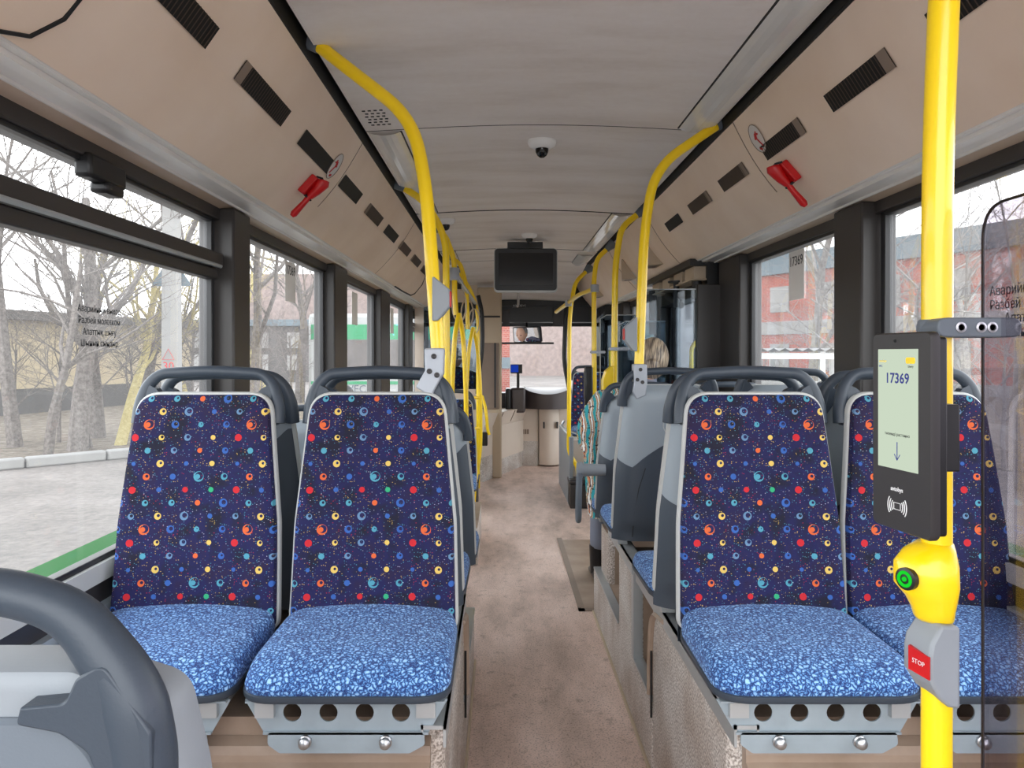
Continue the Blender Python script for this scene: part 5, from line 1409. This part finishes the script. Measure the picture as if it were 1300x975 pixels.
# cream building, left
A, B = Vector((-15.0, 13.8)), Vector((-11.4, 28.0)); d = (B-A).normalized(); nv = Vector((-d.y, d.x))*5
gb = thing('garage_building', 'long low cream building with a grey roof edge beyond the left trees', 'building', (0, 0, 0))
def wallbox(p, q, off, z0, z1, mat, name, par):
    m = MB(); r_, s_ = q+off, p+off
    m.add([(p.x, p.y, z0), (q.x, q.y, z0), (r_.x, r_.y, z0), (s_.x, s_.y, z0), (p.x, p.y, z1), (q.x, q.y, z1), (r_.x, r_.y, z1), (s_.x, s_.y, z1)],
          [(0, 3, 2, 1), (4, 5, 6, 7), (0, 1, 5, 4), (1, 2, 6, 5), (2, 3, 7, 6), (3, 0, 4, 7)])
    return obj(name, m, mat, par)
wallbox(A, B, nv, ZGR+.8, 2.35, 'render_cream', 'wall', gb); wallbox(A-nv*-.0, B, nv*1.0-nv*.0, ZGR, ZGR+.8, 'plinth', 'plinth', gb); wallbox(A-nv*.06, B-nv*.06, nv*1.1, 2.35, 2.6, 'plinth', 'roof', gb)
# distant low grey block and tree line seen through the second left window
fb_ = thing('apartment_block', 'distant grey block with small windows beyond the left window', 'building', (0, 0, 0))
obj('wall', MB().box(-31, -9, 48, 58, ZGR, 3.2), 'plinth', fb_); obj('roof', MB().box(-31.5, -8.5, 47.5, 58.5, 3.2, 3.6), 'slate', fb_)
for i in range(9):
    for j in range(2): obj('window', MB().box(-29+i*2.2, -28+i*2.2, 47.9, 48, .4+j*1.4, 1.4+j*1.4), 'concrete', fb_)
# concrete pole with the triangle sign and 30 plate
px_ = at(218, 0, 13).x
cp = thing('utility_pole', 'square white concrete pole with red marks outside the left window', 'pole', (px_, 13, ZGR))
obj('post', MB().prism([(-.135, -.12), (.135, -.12), (.135, .12), (-.135, .12)], lambda q: (q[0], q[1], 0), lambda q: (q[0]*.8, q[1]*.8, 6.2)), 'concrete', cp)
text_mesh('30', .2, ((0, -.135, at(0, 465, 13).z-ZGR), (1, 0, 0), (0, 0, 1)), 'redink', 'painted_number', cp)
m = MB(); zt = at(0, 452, 13).z-ZGR; m.tube([(-.1, -.135, zt-.06), (0, -.135, zt+.12), (.1, -.135, zt-.06)], .008, 4, closed=True); m.box(-.12, .12, -.137, -.12, at(0, 474, 13).z-ZGR, at(0, 471.5, 13).z-ZGR); obj('painted_marks', m, 'redink', cp)
tsn = tag(obj('warning_sign', MB().prism(rpoly([(at(196, 0, 13.3).x, at(0, 364, 13.3).z), (at(248, 0, 13.3).x, at(0, 364, 13.3).z), (at(222, 0, 13.3).x, at(0, 326, 13.3).z)], .04, 3), lambda q: (q[0], 13.15, q[1]), lambda q: (q[0], 13.17, q[1])), 'slate'), 'grey back of a triangular road sign behind the concrete pole', 'road sign')

# bare trees
def tree_mesh(seed, H, r0, spread, levels, dens, lean_=0.0, droop=0.0):
    rnd = random.Random(seed); m = MB()
    def branch(p, d, L_, r_, lv):
        n_ = 4 if lv < 2 else 3; pts = [p]; rs = [r_]
        dd = Vector(d)
        for i in range(n_):
            dd = (dd + Vector((rnd.uniform(-1, 1), rnd.uniform(-1, 1), rnd.uniform(-.6, .9)))*(.16 if lv == 0 else .26)).normalized()
            pts.append(pts[-1]+dd*L_/n_); rs.append(r_*(1-.62*(i+1)/n_) if lv < levels else r_*(1-.8*(i+1)/n_))
        m.tube(pts, rs, 6 if lv == 0 else (4 if lv == 1 else 3), caps=False)
        if lv < levels:
            k_ = dens[lv]
            for _ in range(k_):
                s = rnd.uniform(.22 if lv else .35, 1.0); i = min(n_-1, int(s*n_)); f = s*n_-i
                q = pts[i]*(1-f)+pts[i+1]*f; rr_ = (rs[i]*(1-f)+rs[i+1]*f)
                ax = Vector((rnd.uniform(-1, 1), rnd.uniform(-1, 1), rnd.uniform(-.3, .7))).normalized()
                nd = ((pts[i+1]-pts[i]).normalized()*(.55) + ax*spread).normalized()
                branch(q, nd, L_*rnd.uniform(.45, .72), max(.0028, rr_*rnd.uniform(.4, .62)), lv+1)
    branch(Vector((0, 0, 0)), Vector((lean_, 0, 1)), H, r0, 0)
    return m
TM = []
for s, (H, r0, sp, lv, dn, le) in enumerate([(4.6, .17, .85, 4, (7, 5, 5, 4), .15), (3.6, .10, .9, 4, (8, 5, 5, 3), -.1), (4.2, .13, .7, 4, (7, 6, 4, 4), .3), (2.4, .05, 1.0, 3, (12, 8, 6), 0.0), (5.2, .14, .6, 4, (8, 5, 4, 4), .05)]):
    TM.append(tree_mesh(s+3, H, r0, sp, lv, dn, le).mesh('bare_tree', [M['bark'] if s != 2 else M['bark_yellow']], smooth=False))
TMp = [me.copy() for me in TM]
for me in TMp: me.materials.clear(); me.materials.append(M['bark_pale'])
def tree(px, Y, k_, rz, sc, label, pale=False, grp='bare trees and bushes outside'):
    x = at(px, 0, Y).x
    o = bpy.data.objects.new('bare_tree' if k_ != 3 else 'bare_bush', (TMp if pale else TM)[k_]); COL.objects.link(o)
    o.location = (x, Y, ZGR+.05); o.rotation_euler = (0, 0, rz); o.scale = (sc, sc, sc)
    tag(o, label, 'tree' if k_ != 3 else 'bush', grp)
tree(98, 13.0, 0, .3, 1.0, 'thickest grey bare tree, outside the nearest left window')
tree(60, 12.2, 1, 2.0, .9, 'thin dark bare tree left of the thick trunk outside')
tree(152, 13.8, 2, 1.0, .9, 'pruned bare tree with a yellowish trunk left of the concrete pole')
tree(180, 15.5, 4, 2.6, .9, 'slender bare tree just behind the concrete pole, left side')
tree(245, 16.5, 2, 4.2, .8, 'small yellowish bare tree right of the concrete pole')
tree(20, 13.5, 4, 5.2, 1.0, 'bare tree at the left edge in front of the cream building')
tree(125, 15.0, 0, 4.0, .9, 'bare tree between the thick trunk and the yellowish one')
tree(318, 18.0, 4, 1.5, 1.0, 'tall bare tree outside the second left window, left part')
tree(345, 22.0, 2, 3.1, 1.1, 'yellowish bare tree outside the second left window')
tree(380, 26.0, 0, .8, 1.2, 'distant bare tree by the second left window pillar')
for i, (px, Y) in enumerate(((15, 14.6), (75, 14.2), (115, 13.3), (170, 14.6), (205, 15), (240, 15.6), (300, 20), (335, 21), (370, 23), (400, 26))):
    tree(px, Y, 3, i*1.3, .75+.1*(i % 3), 'low tangled bare bush on the verge outside the left windows', grp='tangled bushes on the left verge')
# other bus standing on the left
ob = thing('parked_bus', 'white and green minibus standing crosswise outside the left windows', 'bus', (0, 0, 0))
YB = 23.0
zb_y = lambda py: at(0, py, YB).z
m = MB(); m.box(-5.9, -.4, YB, YB+2.1, ZGR+.35, zb_y(398)); obj('body', m, 'buswhite', ob, bev=.12)
obj('green_band', MB().box(-5.8, -.5, YB-.02, YB, zb_y(431), zb_y(412)), 'busgreen', ob)
obj('side_windows', MB().box(-5.7, -.6, YB-.015, YB, zb_y(481), zb_y(431)-.01), 'busglass', ob)
obj('skirt_band', MB().box(-5.8, -.5, YB-.02, YB, zb_y(488), zb_y(484)), 'busgreen', ob)
for x in (-4.9, -1.4):
    obj('wheel', MB().lathe([(.2, -.03), (.42, -.03), (.44, 0), (.44, .25), (.2, .25)], (x, YB, ZGR+.44), 24, 'y'), 'rubber', ob)
text_mesh('IVECO', .32, ((at(457, 0, YB).x, YB-.02, zb_y(494)), (1, 0, 0), (0, 0, 1)), 'midgrey', 'maker_lettering', ob, ext=.004)
text_mesh('РАТ', .46, ((at(495, 0, YB).x, YB-.025, zb_y(420)), (1, 0, 0), (0, 0, 1)), 'teal', 'band_lettering', ob, ext=.004)
# right: brick building
A, B = Vector((20.5, 21.5)), Vector((11.0, 40.0)); d = (B-A).normalized(); nv = Vector((d.y, -d.x))*8
bb = thing('brick_building', 'red brick building with pale bands and a blue-grey roof beyond the right windows', 'building', (0, 0, 0))
wallbox(A, B, nv, ZGR, 5.2, 'brick', 'wall', bb); wallbox(A-nv*.02, B-nv*.02, nv*1.05, 5.2, 6.1, 'slate', 'roof', bb)
wallbox(A-nv*.012, B-nv*.012, nv*.02, 2.35, 2.95, 'concrete', 'pale_band', bb); wallbox(A-nv*.012, B-nv*.012, nv*.02, ZGR, .3, 'concrete', 'base_band', bb)
for i in range(7):
    for z in (.7, 3.4):
        p0 = A+d*(1.5+i*2.8); wallbox(p0-nv*.008, p0+d*1.1-nv*.008, nv*.01, z, z+1.2, 'concrete', 'window', bb)
m = MB(); m.add([(8, 9, ZGR+.02), (60, 9, ZGR+.02), (60, 22, ZGR+.35), (9, 34, ZGR+.35), (6.0, 20, ZGR+.02)], [(0, 1, 2, 3, 4)]); struct('verge_right', m, 'grass')
tree(1022, 14, 4, 1.1, .85, 'bare tree outside the second right window, left part', True)
tree(1070, 13, 1, 2.2, .8, 'bare tree outside the second right window by the pillar', True)
tree(1150, 11, 1, 3.0, .8, 'pale bare tree just right of the window pillar', True)
tree(1240, 10.5, 4, 4.0, .6, 'pale bare tree right of the foreground pole', True)
tree(1296, 9.5, 1, .2, .75, 'pale bare tree at the right picture edge', True)
for i, (px, Y) in enumerate(((965, 19), (1045, 16), (1135, 13), (1215, 12), (1275, 11))):
    tree(px, Y, 3, i*1.7, .7+.08*(i % 3), 'pale tangled bush outside the right windows', True, 'tangled bushes outside the right windows')
# bus stop shelter
sh = thing('bus_shelter', 'white framed bus stop shelter outside the second right window', 'shelter', (0, 0, 0))
xa_, xb_ = at(985, 0, 9).x, at(1096, 0, 9).x
m = MB(); zt = at(0, 446, 9).z
for i in range(14):
    a = xa_-.5+(xb_-xa_+.8)*i/14; b = a+(xb_-xa_+.8)/14
    m.add([(a, 8.6, zt), ((a+b)/2, 8.6, zt+.035), (b, 8.6, zt), (a, 10.4, zt-.0), ((a+b)/2, 10.4, zt+.035), (b, 10.4, zt)], [(0, 1, 4, 3), (1, 2, 5, 4)])
obj('corrugated_roof', m, 'concrete', sh)
m = MB()
for x in (xa_-.35, (xa_+xb_)/2-.1, xb_+.2):
    for y in (8.7, 10.3): m.box(x-.03, x+.03, y-.03, y+.03, ZGR, zt)
m.box(xa_-.45, xb_+.3, 8.66, 8.72, zt-.09, zt-.02); m.box(xa_-.45, xb_+.3, 10.26, 10.32, zt-.45, zt-.4); obj('frame', m, 'white', sh)
m = MB()
for i in range(40): x = xa_-.4+i*(xb_-xa_+.65)/40; m.box(x, x+.012, 10.3, 10.31, ZGR+.2, zt-.4)
obj('slatted_back', m, 'plinth', sh)
# ahead of the bus
fc = tag(obj('roadside_wall', MB().box(-24, 26, 62, 62.6, ZGR, 8), 'fence'), 'long pale rough wall across the road ahead of the windscreen', 'wall')
hs = thing('brick_house', 'red brick house with a green band seen past the cab post', 'building', (0, 0, 0)); obj('wall', MB().box(-2.6, .28, 27, 34, ZGR, 3.2), 'brick', hs); obj('green_band', MB().box(-2.62, .3, 26.95, 27, .9, 1.3), 'slate', hs)

# ------------------------------------------------------------------ light, sky, camera
w = bpy.data.worlds.new('overcast_sky'); S.world = w; w.use_nodes = True
nt = w.node_tree; nt.nodes.clear()
out = nt.nodes.new('ShaderNodeOutputWorld'); bg = nt.nodes.new('ShaderNodeBackground')
tc = nt.nodes.new('ShaderNodeTexCoord'); sx = nt.nodes.new('ShaderNodeSeparateXYZ'); rp = nt.nodes.new('ShaderNodeValToRGB')
nt.links.new(tc.outputs['Generated'], sx.inputs[0]); nt.links.new(sx.outputs[2], rp.inputs[0])
rp.color_ramp.elements[0].position = .35; rp.color_ramp.elements[0].color = (.96, .98, 1.0, 1)
rp.color_ramp.elements[1].position = .9; rp.color_ramp.elements[1].color = (.60, .64, .70, 1)
nt.links.new(rp.outputs[0], bg.inputs[0]); bg.inputs[1].default_value = 1.0
nt.links.new(bg.outputs[0], out.inputs[0])
cd = bpy.data.cameras.new('camera'); co = bpy.data.objects.new('camera', cd); COL.objects.link(co)
co.location = (0, 0, ZC); co.rotation_euler = (PI/2, 0, 0)
cd.sensor_width = 36; cd.lens = 36*F/1300; cd.shift_x = (650-VX)/1300; cd.shift_y = -(487.5-VY)/1300; cd.clip_start = .02; cd.clip_end = 500
S.camera = co
S.view_settings.view_transform = 'Standard'; S.view_settings.look = 'None'; S.view_settings.gamma = 1; S.view_settings.use_curve_mapping = False
S.view_settings.exposure = 2.32
S.cycles.max_bounces = 8; S.cycles.diffuse_bounces = 5; S.cycles.transparent_max_bounces = 12
